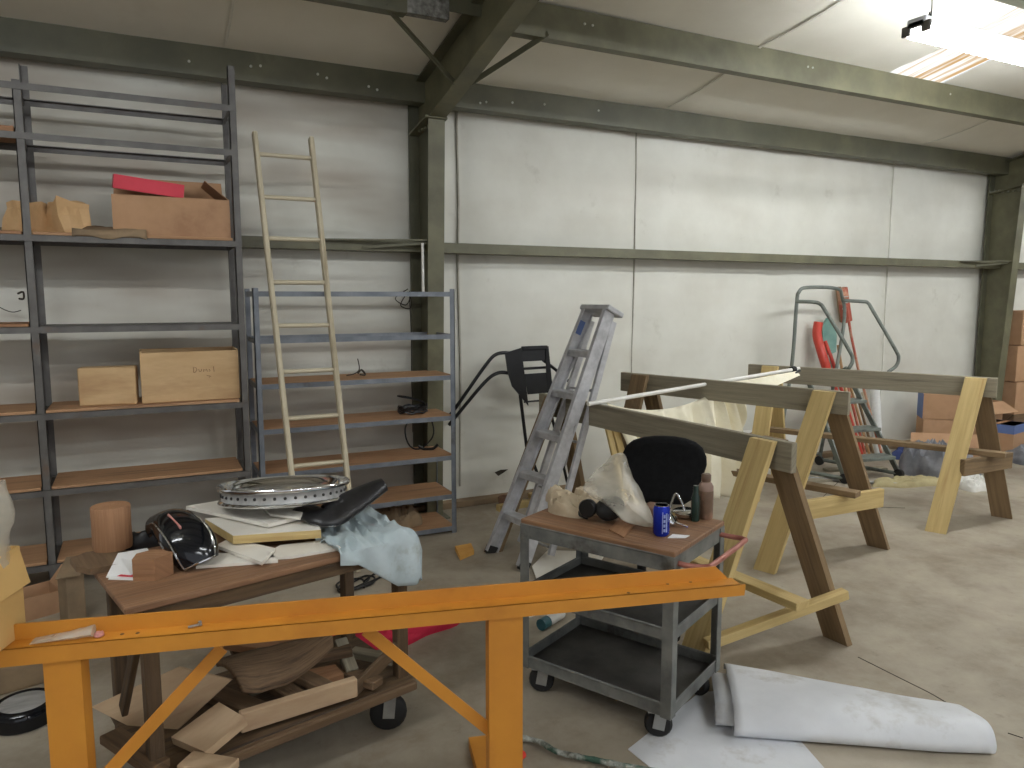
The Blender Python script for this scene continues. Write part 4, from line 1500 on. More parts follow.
mb = MB(); mb.tube([c + V((.01, -.0, .018)), c + V((.03, -.05, .008))], .005, 8); mb.build('stem', 'chrome', mr_)
mb = MB()
c = az(676, 537, TOPZ)
mb.slab([c + V(q) for q in ((-.04, 0, .004), (.02, -.03, .004), (.05, -.02, .005), (.0, .02, .006))], .003)
tag(mb.build('paper_scrap', 'paper'), 'white paper scrap lying beside the blue can', 'paper')
mb = MB()
P = [az(x, y, TOPZ + .006) for x, y in ((609, 529), (624, 537), (636, 523), (620, 518))]
mb.slab(P, .004)
tag(mb.build('leather_patch', 'redwood'), 'reddish brown leather patch at the cart front edge', 'leather')
mb = MB()
c = az(655, 520, TOPZ)
mb.box(Matrix.Translation(c + V((0, .02, .03))) @ Matrix.Rotation(.5, 4, 'Z'), .10, .07, .06, .01)
tag(mb.build('tin_box', 'rust'), 'small rusty tin between the plastic bag and the can', 'tin')

# respirator: black body with a round grey filter
c = az(610, 521, TOPZ)
rp = thing('respirator_mask', 'black rubber respirator mask with a round grey filter', 'mask', c)
rows = []
for i in range(9):
    t = i / 8
    row = []
    for j in range(16):
        a_ = 2 * PI * j / 16
        rr = math.sin(PI * (.08 + .84 * t))
        row.append(c + V((.0, 0, .055)) + VX * (.085 * rr * math.cos(a_)) * 1.0 + V((0, 0, 1)) * (.05 * rr * math.sin(a_)) - UX * (.12 * (t - .5)))
    rows.append(row)
mb = MB(); mb.grid(rows, True, True); mb.add(rows[0], [list(range(16))[::-1]]); mb.add(rows[-1], [list(range(16))]); mb.build('facepiece', 'rubber', rp)
fdir = (CAM - c); fdir.z = .1; fdir.normalize()
fdir = (fdir + UX * .35).normalized()
fc = c + UX * .065 + V((0, 0, .06)) - VX * .055
mb = MB(); mb.lathe([(.02, 0), (.036, .004), (.038, .03), (.033, .036), (.026, .036)], frame(fc, fdir.orthogonal(), fdir), 24); mb.build('filter_ring', 'black', rp)
mb = MB(); mb.lathe([(.026, .03), (.001, .034)], frame(fc, fdir.orthogonal(), fdir), 24, False); mb.build('filter_disc', 'brushed', rp)
mb = MB(); mb.tube(bez([fc + V((0, 0, .03)), fc + UX * .03 + V((0, 0, .01)), fc + UX * .05 - V((0, 0, .04)), fc + UX * .01 - V((0, 0, .05))], 6), .005, 6); mb.build('strap', 'rubber', rp)
c = cp(.60, .25, TOPZ)
tag(heap(c, .17, .10, .07, 2.1, 41, edge=.8, n=70, flat=True).build('cloth', 'beigecloth'), 'crumpled beige cloth at the far end of the cart top', 'cloth')
# plastic bag leaning up from the cart
bgo = [(655, 528, .012), (640, 527, .015), (618, 517, .05), (598, 501, .10), (583, 489, .14), (590, 478, .165), (604, 464, .205), (622, 452, .25), (632, 472, .18), (643, 496, .10), (652, 514, .045)]
fro = bez([az(x, y, TOPZ + z) for x, y, z in bgo] + [az(655, 528, TOPZ + .012)], 5)[:-1]
ctr_ = sum(fro, V()) / len(fro)
bk2 = V((.62, .78, 0))
rows = []
for t_, dp in ((0.02, -.062), (.35, -.058), (.65, -.045), (.86, -.026), (1.0, .0), (.97, .03), (.8, .06), (.5, .075), (.02, .08)):
    row = []
    for k, p in enumerate(fro):
        q_ = ctr_.lerp(p, t_) + bk2 * dp
        q_ += V((noise.noise(q_ * 16), noise.noise(q_ * 16 + V((3, 0, 0))), noise.noise(q_ * 16 + V((0, 3, 0))))) * .014
        q_.z = max(q_.z, TOPZ + .006)
        row.append(q_)
    rows.append(row)
mb = MB(); mb.grid(rows, True, True)
tag(mb.build('plastic_bag', 'bag'), 'cloudy clear plastic bag on the cart before the black chair', 'bag')

# --------------------------------------------------------------- black chair
ch = thing('office_chair', 'black fabric office chair behind the grey cart', 'chair', (2.14, 2.86, 0))
cc = V((2.14, 2.86, 0))
fd = V((-.60, -.80, 0)).normalized()           # faces the cart
rd = V((fd.y, -fd.x, 0))
if rd.x < 0:
    rd = -rd
# backrest: outline lofted through thickness
bc = cc + V((0.10, -.028, -.06))
prof = [(0, .735), (.09, .735), (.125, .757), (.155, .82), (.178, .88), (.19, .93), (.188, .97), (.172, 1.01), (.14, 1.04), (.09, 1.06), (.045, 1.068), (0, 1.07)]
prof = [(x * 1.07, z) for x, z in prof]
outl = [(x, z) for x, z in prof] + [(-x, z) for x, z in prof[-2:0:-1]]
rows = []
for dth, sc in ((-.034, .82), (-.03, .93), (-.015, 1.0), (.015, 1.0), (.03, .93), (.034, .82)):
    row = []
    for x, z in outl:
        zc = .92
        p = bc + rd * x * sc + V((0, 0, zc + (z - zc) * sc)) + fd * (dth - .9 * x * x)
        row.append(p)
    rows.append(row)
mb = MB(); mb.grid(rows, True, True)
for rr, rev in ((rows[0], True), (rows[-1], False)):
    ctr = sum(rr, V()) / len(rr)
    n = len(rr)
    mb.add(rr + [ctr], [[k, (k + 1) % n, n] if not rev else [(k + 1) % n, k, n] for k in range(n)], None, True)
mb.build('backrest', 'blackfabric', ch)
mb = MB(); mb.lathe([(.0, .44), (.17, .445), (.205, .465), (.205, .49), (.17, .515), (.0, .52)], Matrix.Translation(cc), 28); mb.build('seat', 'blackfabric', ch)
mb = MB(); mb.tube(bez([cc + V((0, 0, .45)), bc - fd * .12 + V((0, 0, .47)), bc - fd * .06 + V((0, 0, .62)), bc - fd * .04 + V((0, 0, .85))], 5), .016, 8); mb.build('back_bar', 'black', ch)
mb = MB(); mb.tube([cc + V((0, 0, .08)), cc + V((0, 0, .45))], .024, 10); mb.build('stem', 'black', ch)
for k in range(5):
    a_ = 2 * PI * k / 5 + .5
    e = V((math.cos(a_), math.sin(a_), 0))
    mb = MB(); mb.bar(cc + e * .0 + V((0, 0, .085)), cc + e * .17 + V((0, 0, .065)), .025, .03, (0, 0, 1), .005); o = mb.build('leg', 'black', ch)
    mb = MB(); mb.lathe([(.005, -.015), (.025, -.013), (.025, .013), (.005, .015)], frame(cc + e * .17 + V((0, 0, .026)), (0, 0, 1), V((-e.y, e.x, 0))), 12); mb.build('caster_wheel', 'rubber', o)

# ============================================================ yellow beam stand
aa = math.radians(14.4)
DB = V((math.cos(aa), -math.sin(aa), 0)); NB = V((math.sin(aa), math.cos(aa), 0))
ER = V((1.647, 1.805, 0))                      # back edge, right end
yb_ = thing('steel_stand', 'long yellow-orange steel beam stand across the foreground', 'stand', ER - DB * 1.1)
ZT = .80
yp = lambda s, n, z: ER - DB * s + NB * n + V((0, 0, z))
YM = Matrix((DB, NB, V((0, 0, 1)))).transposed().to_4x4()


def ybox(s0, s1, n0, n1, z0, z1, bev=0.0, mb=None):
    mb = mb or MB()
    mb.box(Matrix.Translation(yp((s0 + s1) / 2, (n0 + n1) / 2, (z0 + z1) / 2)) @ YM, abs(s1 - s0), abs(n1 - n0), abs(z1 - z0), bev)
    return mb


LB_ = 2.75
ledge = ZT - .044
mb = MB()
mb.slab([yp(0.0, 0, ZT), yp(LB_, 0, ZT), yp(LB_, 0, ledge), yp(-.045, 0, ledge)], .007)
mb.build('upright_flange', 'yellow', yb_)
ybox(-.062, LB_, -.066, .0, ledge - .007, ledge, .0015).build('web', 'yellow', yb_)
mb = MB()
mb.slab([yp(-.075, -.066, ledge), yp(LB_, -.066, ledge), yp(LB_, -.066, ledge - .05), yp(-.072, -.066, ledge - .036)], .007)
mb.build('front_flange', 'yellow', yb_)
# dark specks of chipped paint
mb = MB()
for s, n in ((.09, -.008), (.17, -.008), (.32, -.05), (1.75, -.03), (1.79, -.028)):
    mb.lathe([(.006, 0), (.004, .0015)], Matrix.Translation(yp(s, n, ledge)), 7)
mb.build('paint_chips', 'offcut', yb_)


def yleg(px, fw, nm='leg'):
    c = apl(px, 640, ER - NB * .06, NB)
    s = -(c - ER).dot(DB)
    zt_ = ledge - .008
    mb = ybox(s - fw / 2, s + fw / 2, -.060, -.054, .04, zt_)
    ybox(s - fw / 2, s - fw / 2 + .006, -.054, .0, .04, zt_, 0, mb)
    ybox(s + fw / 2 - .006, s + fw / 2, -.054, .0, .04, zt_, 0, mb)
    mb.build('leg', 'yellow', yb_)
    mb = ybox(s - .045, s + .045, -.24, .42, .034, .040)
    ybox(s - .045, s - .039, -.24, .42, .0, .034, 0, mb)
    ybox(s + .039, s + .045, -.24, .42, .0, .034, 0, mb)
    mb.build('foot', 'yellow', yb_)
    return s


sR = yleg(506, .105)
sL = yleg(60, .092)


def ybrace(p_top, p_bot):
    a = apl(p_top[0], p_top[1], ER - NB * .025, NB)
    b = apl(p_bot[0], p_bot[1], ER - NB * .025, NB)
    mb = MB(); mb.bar(a, b, .036, .006, V((0, 0, 1))); mb.bar(a + NB * .016, b + NB * .016, .006, .03, V((0, 0, 1)))
    mb.build('brace', 'yellow', yb_)


ybrace((366, 630), (492, 732))
ybrace((222, 648), (92, 790))
# bolt lying on the beam
c = apl(194, 627, (0, 0, ledge), (0, 0, 1))
c = yp(-(c - ER).dot(DB), -.028, ledge)
mb = MB(); mb.tube([c + V((-.014, 0, .005)), c + V((.014, .004, .005))], .004, 8); mb.lathe([(.008, 0), (.008, .007)], frame(c + V((.014, .004, .008)), (0, 0, 1), (1, .2, 0)), 6)
tag(mb.build('steel_bolt', 'steel'), 'loose silver bolt lying on the yellow beam', 'bolt')
# clear bag with a pink end
c0 = apl(35, 640, (0, 0, ledge), (0, 0, 1)); c1 = apl(98, 632, (0, 0, ledge), (0, 0, 1))
s0, s1 = -(c0 - ER).dot(DB), -(c1 - ER).dot(DB)
pb_ = thing('plastic_wrapper', 'crumpled clear plastic wrapper lying on the yellow beam', 'wrapper', yp((s0 + s1) / 2, -.03, ledge))
rows = []
for i in range(13):
    t = i / 12
    s = s0 + (s1 - s0) * t
    hh = .004 + .024 * t
    row = []
    for k in range(12):
        th = 2 * PI * k / 12
        p = yp(s, -.032 + .022 * math.cos(th), ledge + .002 + hh * (.5 + .5 * math.sin(th)))
        row.append(p + V((0, 0, abs(noise.noise(p * 30)) * .008 * t)))
    rows.append(row)
mb = MB(); mb.grid(rows, True, True); mb.add(rows[-1], [list(range(12))]); mb.build('film', 'bag', pb_)
mb = heap(yp(s1 - .012, -.03, ledge + .003), .012, .015, .016, 0, 4, 12); mb.build('pink_end', 'badge', pb_)

# cardboard box standing on the beam's left end
c = apl(14, 620, ER - NB * .02, NB)
sB = -(c - ER).dot(DB)
R = Matrix.Translation(yp(sB + .175, -.03, ledge + .001)) @ YM @ Matrix.Rotation(.0, 4, 'Z')
bx = thing('cardboard_box', 'tan cardboard box standing on the left end of the yellow beam', 'box', yp(sB + .14, -.03, ledge))
R = R @ Matrix.Rotation(math.radians(-8), 4, 'Z')
mb = MB()
sx, sy, sz, t = .32, .2, .245, .006
for (dx, dy, wx, wy) in ((0, -sy / 2, sx, t), (0, sy / 2, sx, t), (-sx / 2, 0, t, sy), (sx / 2, 0, t, sy)):
    mb.box(R @ Matrix.Translation((dx, dy, sz / 2 + (.0 if dy <= 0 else .0))), wx, wy, sz)
mb.box(R @ Matrix.Translation((0, 0, .004)), sx, sy, t)
mb.build('carton_body', 'tancard', bx)
mb = MB()
e = [V((sx / 2, -sy / 2, sz)), V((sx / 2, sy / 2, sz)), V((sx / 2 + .03, sy / 2 - .01, sz - .1)), V((sx / 2 + .03, -sy / 2 + .01, sz - .1))]
mb.slab([R @ p for p in e], .004)
mb.build('flap', 'tancard', bx)
mb = MB()
bc_ = R @ V((.115, .02, sz - .03))
rows = []
for i in range(9):
    t_ = i / 8
    row = []
    for k in range(14):
        th = 2 * PI * k / 14
        rr = (.06 + .015 * t_) * (1 - .5 * max(0, t_ - .7))
        p = bc_ + V((math.cos(th) * rr - .0, math.sin(th) * rr * .6, t_ * .22))
        row.append(p + V((noise.noise(p * 11), noise.noise(p * 11 + V((4, 0, 0))), noise.noise(p * 11 + V((0, 7, 0))))) * .03)
    rows.append(row)
mb.grid(rows, True, True)
tag(mb.build('plastic_bag', 'bag'), 'clear plastic bag sticking up from the tan box at the left', 'bag')

# ================================================================ work bench
BN, BU, BV = V((-.043, 2.39, 0)), V((.97, .243, 0)).normalized(), V((-.243, .97, 0)).normalized()
BL, BD, BZ = .95, .54, .77
bp_ = lambda u, v, z: BN + BU * u + BV * v + V((0, 0, z))
BM = Matrix((BU, BV, V((0, 0, 1)))).transposed().to_4x4()
bn = thing('work_bench', 'dark wooden work bench on casters behind the yellow beam', 'bench', bp_(BL / 2, BD / 2, 0))


def bbox_(u0, u1, v0, v1, z0, z1, bev=0.0, mb=None):
    mb = mb or MB()
    mb.box(Matrix.Translation(bp_((u0 + u1) / 2, (v0 + v1) / 2, (z0 + z1) / 2)) @ BM, abs(u1 - u0), abs(v1 - v0), abs(z1 - z0), bev)
    return mb


bbox_(-.05, BL + .01, -.01, BD + .01, BZ - .022, BZ, .003).build('bench_top', 'benchwood', bn)
mb = bbox_(0, BL, 0, .03, BZ - .075, BZ - .023, .003); mb.build('front_apron', 'benchdark', bn)
bbox_(0, BL, BD - .03, BD, BZ - .075, BZ - .023, .003).build('rear_apron', 'benchdark', bn)
for u in (0, BL - .03):
    bbox_(u, u + .03, .031, BD - .031, BZ - .075, BZ - .023, .003).build('side_apron', 'benchdark', bn)
SZ = .20
for u, v in ((.0, .0), (BL - .05, 0.0), (.0, BD - .05), (BL - .05, BD - .05)):
    bbox_(u + .002, u + .048, v + .031 if v == 0 else v - .031, v + .079 if v == 0 else v + .017, .13, BZ - .024, .004).build('leg', 'benchdark', bn)
bbox_(-.01, BL + .01, .0, BD, SZ - .022, SZ, .004).build('lower_shelf', 'benchdark', bn)
mb = MB(); mb.bar(bp_(0, -.012, SZ - .018), bp_(BL, -.012, SZ - .018), .036, .03, (0, 0, 1), .006); mb.build('shelf_edge', 'offcut', bn)
# side knee braces
for (u0, z0, u1, z1, v) in ((.03, .62, .2, BZ - .08, .06), (BL - .03, .33, BL - .24, SZ + .01, .05), (.03, .50, .03, .50, 0)):
    if u0 != u1:
        mb = MB(); mb.bar(bp_(u0, v, z0), bp_(u1, v, z1), .05, .02, (0, 0, 1), .003); mb.build('brace', 'benchdark', bn)
mb = MB(); mb.bar(bp_(.0, .08, .64), bp_(.0, .34, .28), .05, .02, (0, 0, 1), .003); mb.build('brace', 'benchdark', bn)
for u, v in ((.09, .06), (BL - .085, .055), (.09, BD - .09), (BL - .09, BD - .09)):
    caster(bp_(u, v, SZ - .024), V((.96, -.28, 0)), .072, bn, .04)

# ------------------------------------------------------------- on the bench
c = az(113, 556, BZ)
mb = MB()
Rm = Matrix.Translation((c.x, c.y + .03, BZ + .0225)) @ Matrix.Diagonal((1.05, 1, 1, 1))
mb.lathe([(.001, 0), (.060, 0), (.062, .01), (.060, .085), (.061, .150), (.058, .154), (.001, .156)], Rm, 28, False)
tag(mb.build('wood_log', 'redwood'), 'short upright round log on the corner of the work bench', 'log')
c = az(153, 577, BZ)
mb = MB()
prof = []
P = [V((c.x + x, c.y + y, BZ + .072)) for x, y in ((-.058, -.01), (-.045, .045), (.0, .065), (.06, .045), (.062, -.0), (.006, -.04))]
mb.slab(P, .072)
tag(mb.build('wood_block', 'redwood'), 'six-sided reddish wood block at the front of the bench', 'block')
bk_ = thing('paper_booklet', 'open white paper booklet with a red patch on the bench', 'paper', az(135, 565, BZ))
mb = MB()
P = [az(106, 577, BZ + .004), az(118, 553, BZ + .04), az(147, 548, BZ + .035), az(160, 566, BZ + .008), az(134, 579, BZ + .004)]
mb.slab(P, .003); mb.build('page', 'paper', bk_)
mb = MB()
P = [az(108, 579, BZ + .003), az(122, 566, BZ + .006), az(150, 566, BZ + .006), az(140, 580, BZ + .003)]
mb.slab(P, .002); mb.build('page', 'paper', bk_)
mb = MB()
P = [az(117, 576, BZ + .006), az(124, 573, BZ + .0085), az(136, 572.5, BZ + .0085), az(136, 577, BZ + .006)]
mb.slab(P, .001); o = mb.build('printed_patch', 'redcard', bk_)

# fender: swept arch section
def fender(name, label, path, ups, w, crown, mat, trim=None):
    """path: centreline; ups: outward normals; w: half widths"""
    r = thing(name, label, 'fender', sum(path, V()) / len(path))
    path = bez(path, 6)
    k = len(path)
    upc = bez([V(u) for u in ups], 6)
    wc = [w[0] + 0 * i for i in range(k)] if len(w) == 1 else [x.x for x in bez([V((a_, 0, 0)) for a_ in w], 6)]
    rows = []
    edgeL, edgeR, spine = [], [], []
    for i, p in enumerate(path):
        T = (path[min(i + 1, k - 1)] - path[max(i - 1, 0)]).normalized()
        U = upc[i] - T * upc[i].dot(T)
        U.normalize()
        S = T.cross(U)
        row = []
        for j in range(17):
            th = PI * (j / 16 - .5)
            row.append(p + S * math.sin(th) * wc[i] + U * (math.cos(th) ** .8 if math.cos(th) > 0 else 0) * crown)
        rows.append(row)
        edgeL.append(row[0] + U * .002); edgeR.append(row[-1] + U * .002); spine.append(row[8] + U * .004)
    mb = MB(); mb.grid(rows); mb.build('shell', mat, r, solid=.006)
    return r, edgeL, edgeR, spine, rows


def crv(px):
    return [az(x, y, z) for x, y, z in px]


path = crv([(160, 530, BZ + .075), (172, 526, BZ + .105), (184, 536, BZ + .095), (194, 550, BZ + .055), (200, 563, BZ + .012)])
fr, eL, eR, sp, rows = fender('motorcycle_fender', 'glossy black fender with chrome trim and a pink badge on the bench', path,
                              [(-.6, .3, .8), (-.3, .1, 1), (-.1, -.3, 1), (-.1, -.6, .8), (-.1, -.8, .5)], [.045, .066, .078, .076, .06], .055, 'gloss')
mb = MB()
lst = [r_[2 if k > 2 else 2] * .5 + r_[3] * .5 for k, r_ in enumerate(rows)]
lst = [rw[13] for rw in rows][4:] + [rows[-1][j_] + V((0, -.004, .002)) for j_ in range(12, 3, -1)] + [rw[3] for rw in rows][::-1][:-4]
mb.tube([p + V((-.002, -.003, .004)) for p in lst], .0035, 6); mb.build('chrome_trim', 'chrome', fr)
k0 = int(len(sp) * .55)
mb = MB()
a, b = sp[k0], sp[k0 + 5]
mb.bar(rows[k0 - 5][9] + V((0, -.004, .004)), rows[k0 + 0][9] + V((0, -.006, .004)), .012, .006, (0, 0, 1), .002); o = mb.build('badge', 'badge', fr)
# dark saddle piece behind it
c = az(146, 548, BZ)
tag(heap((c.x + .0, c.y + .06, BZ), .085, .07, .10, .3, 51, rough=.2, edge=.2).build('leather_pad', 'blackvinyl'), 'black leather pad tucked behind the glossy fender', 'pad')

# white boards, stacked
def board(px, th, name, mat, label, cat='board', group=None, edge=None):
    mb = MB(); mb.slab([az(x, y, z) for x, y, z in px], th)
    o = mb.build(name, mat)
    tag(o, label, cat, group)
    if edge:
        # raw wood edge strip
        mb = MB()
    return o


z = BZ
board([(196, 566, z + .012), (278, 560, z + .012), (272, 553, z + .012), (215, 553, z + .012)], .01, 'white_board', 'white', 'lowest thin white board on the bench top', group='white boards on the bench')
board([(216, 545, z + .026), (262, 562, z + .026), (275, 548, z + .026), (230, 538, z + .026)], .012, 'white_board', 'white', 'short white board under the thick yellow-edged board', group='white boards on the bench')
board([(258, 558, z + .012), (292, 556, z + .012), (350, 546, z + .012), (338, 538, z + .012), (280, 545, z + .012)], .01, 'white_board', 'white', 'thin white board reaching right toward the blue cloth', group='white boards on the bench')
mb = MB()
P = [az(x, y, z + .062) for x, y in ((233, 536), (321, 530), (308, 512), (205, 519))]
mb.slab(P, .03)
o = tag(mb.build('laminate_board', 'pine'), 'thick white-faced panel with raw yellow edges on the bench', 'board')
mb = MB(); mb.slab([p + V((0, 0, .003)) for p in P], .0025); mb.build('white_face', 'white', o)
board([(186, 506, z + .085), (268, 524, z + .085), (300, 516, z + .085), (300, 508, z + .088), (222, 500, z + .088)], .014, 'white_board', 'white', 'white board topmost of the stack under the chrome rim', group='white boards on the bench')
board([(270, 514, z + .1), (300, 518, z + .1), (303, 512, z + .1), (262, 506, z + .1)], .008, 'white_board', 'white', 'small white strip beneath the front of the chrome rim', group='white boards on the bench')

# chrome wheel rim
c = az(287, 503, z + .105)
rm = thing('wheel_rim', 'shiny chrome spoked wheel rim lying flat on the boards', 'rim', c)
c = V((c.x, c.y + .045, z + .096))
RR = .255
RMx = Matrix.Translation(c + V((0, 0, .012))) @ Matrix.Rotation(-.135, 4, V((.97, -.25, 0)))
mb = MB()
mb.lathe([(RR * .93, .002), (RR * .965, 0), (RR * .985, .004), (RR * .965, .012), (RR * .935, .014)], RMx, 64, False)
mb.lathe([(RR * .935, .052), (RR * .985, .054), (RR, .06), (RR, .066), (RR * .98, .071), (RR * .93, .066), (RR * .86, .058), (RR * .82, .046)], RMx, 64, False)
mb.build('rim_lip', 'chrome', rm)
mb = MB(); mb.lathe([(RR * .935, .013), (RR * .925, .022), (RR * .925, .044), (RR * .935, .053)], RMx, 64, False); mb.build('rim_band', 'brushed', rm)
for k in range(40):
    a_ = 2 * PI * k / 40
    mb = MB()
    e = V((math.cos(a_), math.sin(a_), 0))
    mb.lathe([(.006, 0), (.006, .003), (.003, .006)], RMx @ frame(e * RR * .924 + V((0, 0, .033)), (0, 0, 1), e), 8)
    mb.build('spoke_nipple', 'carttray', rm)
mb = MB(); mb.lathe([(.001, .044), (RR * .45, .046), (RR * .8, .046)], RMx, 40, False); mb.build('disc_plate', 'chrome', rm)

# black seat / fender flap
path = crv([(304, 512, z + .075), (325, 518, z + .08), (347, 506, z + .10), (366, 495, z + .125), (384, 486, z + .15)])
fr2, eL, eR, sp, rows = fender('motorcycle_fender', 'dull black fender with a pale edge poking past the chrome rim', path,
                               [(.1, -.2, 1), (.1, -.4, 1), (-.1, -.5, 1), (-.3, -.5, 1), (-.4, -.5, 1)], [.05, .06, .06, .05, .03], .03, 'blackvinyl')
mb = MB(); mb.tube(eR, .003, 6); mb.build('edge_trim', 'steel', fr2)

# pale blue cloth draped over the corner
rows = []
top = [(318, 528), (335, 523), (352, 519), (368, 520), (388, 524), (404, 528), (418, 533)]
NR, NC = 40, 64
for i in range(NR + 1):
    v = i / NR
    row = []
    for k in range(NC + 1):
        u = k / NC
        # over the top: u along bench right part, v from back to front then over the edge
        uu = BL - .31 + .36 * u
        vv = .40 - .58 * v
        zz = BZ + .022 + .03 * noise.noise(V((u * 5, v * 4, 2))) + .028 * (.5 - abs(noise.noise(V((u * 9 + v * 3, v * 6, 7)))) * 2) * .8
        zz = max(zz, BZ + .006)
        ov = max(0, -.015 - vv)
        ou = max(0, uu - BL - .012)
        if ov > 0:
            hang = .25 + .75 * min(1, max(0, (u - .15) / .5))
            if u > .85:
                hang *= 1 - (u - .85) * 2.0
            zz = BZ + .012 - ov * hang * 1.1
            vv = -.022 - (.012 + .016 * math.sin(u * 19 + 1.2 * math.sin(v * 5))) * min(1, ov * 9)
        if ou > 0:
            zz -= ou * 1.6
            uu = BL + .014 + ou * .45
        row.append(bp_(uu, vv, zz))
    rows.append(row)
mb = MB(); mb.grid(rows)
tag(mb.build('cotton_cloth', 'bluecloth', solid=.004), 'pale blue cotton cloth draped over the bench corner', 'cloth')

# board under log corner
mb = MB()
P = [az(x, y, BZ + .022) for x, y in ((70, 558), (76, 566), (90, 569), (128, 562), (116, 548), (86, 552))]
mb.slab(P, .021)
tag(mb.build('wooden_plank', 'offcut'), 'short dark plank overhanging the bench corner beneath the log', 'plank')
# ------------------------------------------------- scraps on the lower shelf
def scrap(px, th, mat, label, name='wood_offcut', group='offcuts on the lower bench shelf'):
    P3 = [az(x, y, z) for x, y, z in px]
    nn = (P3[1] - P3[0]).cross(P3[2] - P3[0])
    mb = MB(); mb.slab(P3[:3] + [apl(x, y, P3[0], nn) for x, y, z in px[3:]], th)
    tag(mb.build(name, mat), label, 'wood', group)


s = SZ
scrap([(91, 707, s + .05), (178, 667, s + .20), (231, 680, s + .17), (172, 735, s + .045), (140, 732, s + .035)], .012, 'ply', 'large plywood panel lying tilted on the lower bench shelf')
scrap([(171, 737, s + .06), (219, 702, s + .1), (246, 718, s + .09), (205, 752, s + .045)], .03, 'ply', 'smaller plywood piece before the large panel on the lower shelf')
mb = MB(); mb.bar(az(240, 722, s + .05), az(356, 686, s + .05), .07, .032, (0, 0, 1), .003)
tag(mb.build('wood_offcut', 'ply'), 'long pale timber strip standing on edge on the lower shelf', 'wood', 'offcuts on the lower bench shelf')
rows = []
for i in range(8):
    t_ = i / 7
    row = []
    for k in range(12):
        u = k / 11
        a0 = az(216, 663, s + .20).lerp(az(330, 633, s + .22), u)
        b0 = az(243, 692, s + .13).lerp(az(333, 649, s + .18), u)
        p = a0.lerp(b0, t_)
        p.z += .035 * math.sin(t_ * PI) - .05 * math.sin(u * PI) * t_ + .012 * noise.noise(p * 12)
        row.append(p)
    rows.append(row)
mb = MB(); mb.grid(rows)
tag(mb.build('wood_offcut', 'bark', solid=.025), 'curved bark-edged slab on top of the offcut pile', 'wood', 'offcuts on the lower bench shelf')
mb = MB()
P = [az(x, y, s + .075) for x, y in ((307, 670), (335, 664), (344, 674), (312, 684))]
mb.slab(P, .05)
tag(mb.build('wood_offcut', 'redwood'), 'chunky reddish block behind the pale strip on the lower shelf', 'wood', 'offcuts on the lower bench shelf')
for (x0, y0, z0, x1, y1, z1, w, lb, m_) in (
        (250, 668, .06, 300, 700, .05, .07, 'dark offcut crossing beneath the bark slab', 'offcut'),
        (268, 660, .10, 330, 690, .06, .06, 'dark stick leading from bark slab to red block', 'offcut'),
        (205, 690, .04, 262, 712, .04, .08, 'dark offcut between the plywood and the pale strip', 'offcut'),
        (340, 640, .12, 352, 672, .04, .05, 'grey stick propped at the right of the offcut pile', 'greywood'),
        (352, 652, .05, 395, 660, .05, .05, 'grey stick lying at the right end of the lower shelf', 'greywood'),
        (330, 668, .03, 378, 684, .03, .06, 'flat dark offcut near the right leg on the lower shelf', 'offcut'),
        (280, 640, .12, 310, 630, .12, .08, 'rusty brown offcut at the back of the pile', 'redwood'),
        (232, 655, .09, 262, 640, .12, .08, 'grey offcut at the back left of the pile', 'offcut'),
        (110, 735, .04, 160, 768, .03, .07, 'dark offcut under the large plywood panel', 'offcut'),
        (222, 640, .14, 300, 652, .12, .09, 'broad rusty offcut behind the bark slab', 'redwood'),
        (296, 660, .09, 352, 650, .10, .06, 'dark offcut lying across the pile above the red block', 'offcut'),
        (248, 690, .05, 282, 676, .07, .07, 'short grey offcut before the bark slab', 'greywood'),
        (185, 762, .04, 232, 770, .04, .08, 'pale offcut at the shelf front under the small plywood', 'ply')):
    mb = MB(); mb.bar(az(x0, y0, s + z0), az(x1, y1, s + z1), .03, w, (0, 0, 1), .003)
    tag(mb.build('wood_offcut', m_), lb, 'wood', 'offcuts on the lower bench shelf')

# ================================================================ floor items
c = az(400, 632)
rows = []
tag(heap((1.05, 3.46, 0), .36, .18, .07, .1, 61, edge=.6, n=60, flat=True).build('cloth', 'redcloth'), 'crimson cloth lying on the floor behind the bench', 'cloth')
mb = MB()
P = [az(x, y, .03) for x, y in ((455, 546), (471, 543), (474, 550), (460, 556))]
mb.slab(P, .03)
tag(mb.build('foam_block', 'orange'), 'small orange-tan foam block on the open floor', 'block')
# black cord by the ladder foot
mb = MB()
pts = []
c = az(350, 583)
for k in range(80):
    t_ = k / 79 * 7 * PI
    pts.append(V((.98 + .11 * math.cos(t_) + .04 * math.sin(t_ * .37) + .002 * k, 4.14 + .085 * math.sin(t_ * 1.07), .008 + .004 * math.sin(t_ * 3) + .005)))
mb.tube(pts, .006, 6)
mb.tube(bez([V((1.1, 4.17, .008)), V((1.2, 4.26, .008)), V((1.3, 4.25, .008)), V((1.36, 4.3, .008))], 5), .006, 6)
tag(mb.build('power_cord', 'black'), 'tangled black cord on the floor near the ladder foot', 'cord')
# pale panel lying behind the cart
mb = MB(); mb.slab([az(532, 566, .012), az(548, 550, .012), az(606, 552, .012), az(588, 580, .012), az(545, 600, .012)], .01)
tag(mb.build('laminate_board', 'white'), 'white panel lying flat on the floor behind the cart', 'board')
# hose
mb = MB()
pts = bez([az(505, 737, .02), az(522, 738, .02), az(540, 742, .022), az(558, 752, .024), az(590, 759, .02), az(620, 765, .02), az(660, 772, .02)], 8)
rr = [.009 + .006 * abs(noise.noise(p * 30)) for p in pts]
mb.tube(pts, rr, 10)
tag(mb.build('crusted_hose', 'rope'), 'paint-crusted hose lying across the floor by the cart', 'hose')
c = az(519, 757)
tag(heap((c.x + .01, c.y, 0), .018, .018, .03, 0, 71, 12).build('plastic_scrap', 'redrag'), 'tiny red scrap on the floor at the yellow leg', 'scrap')
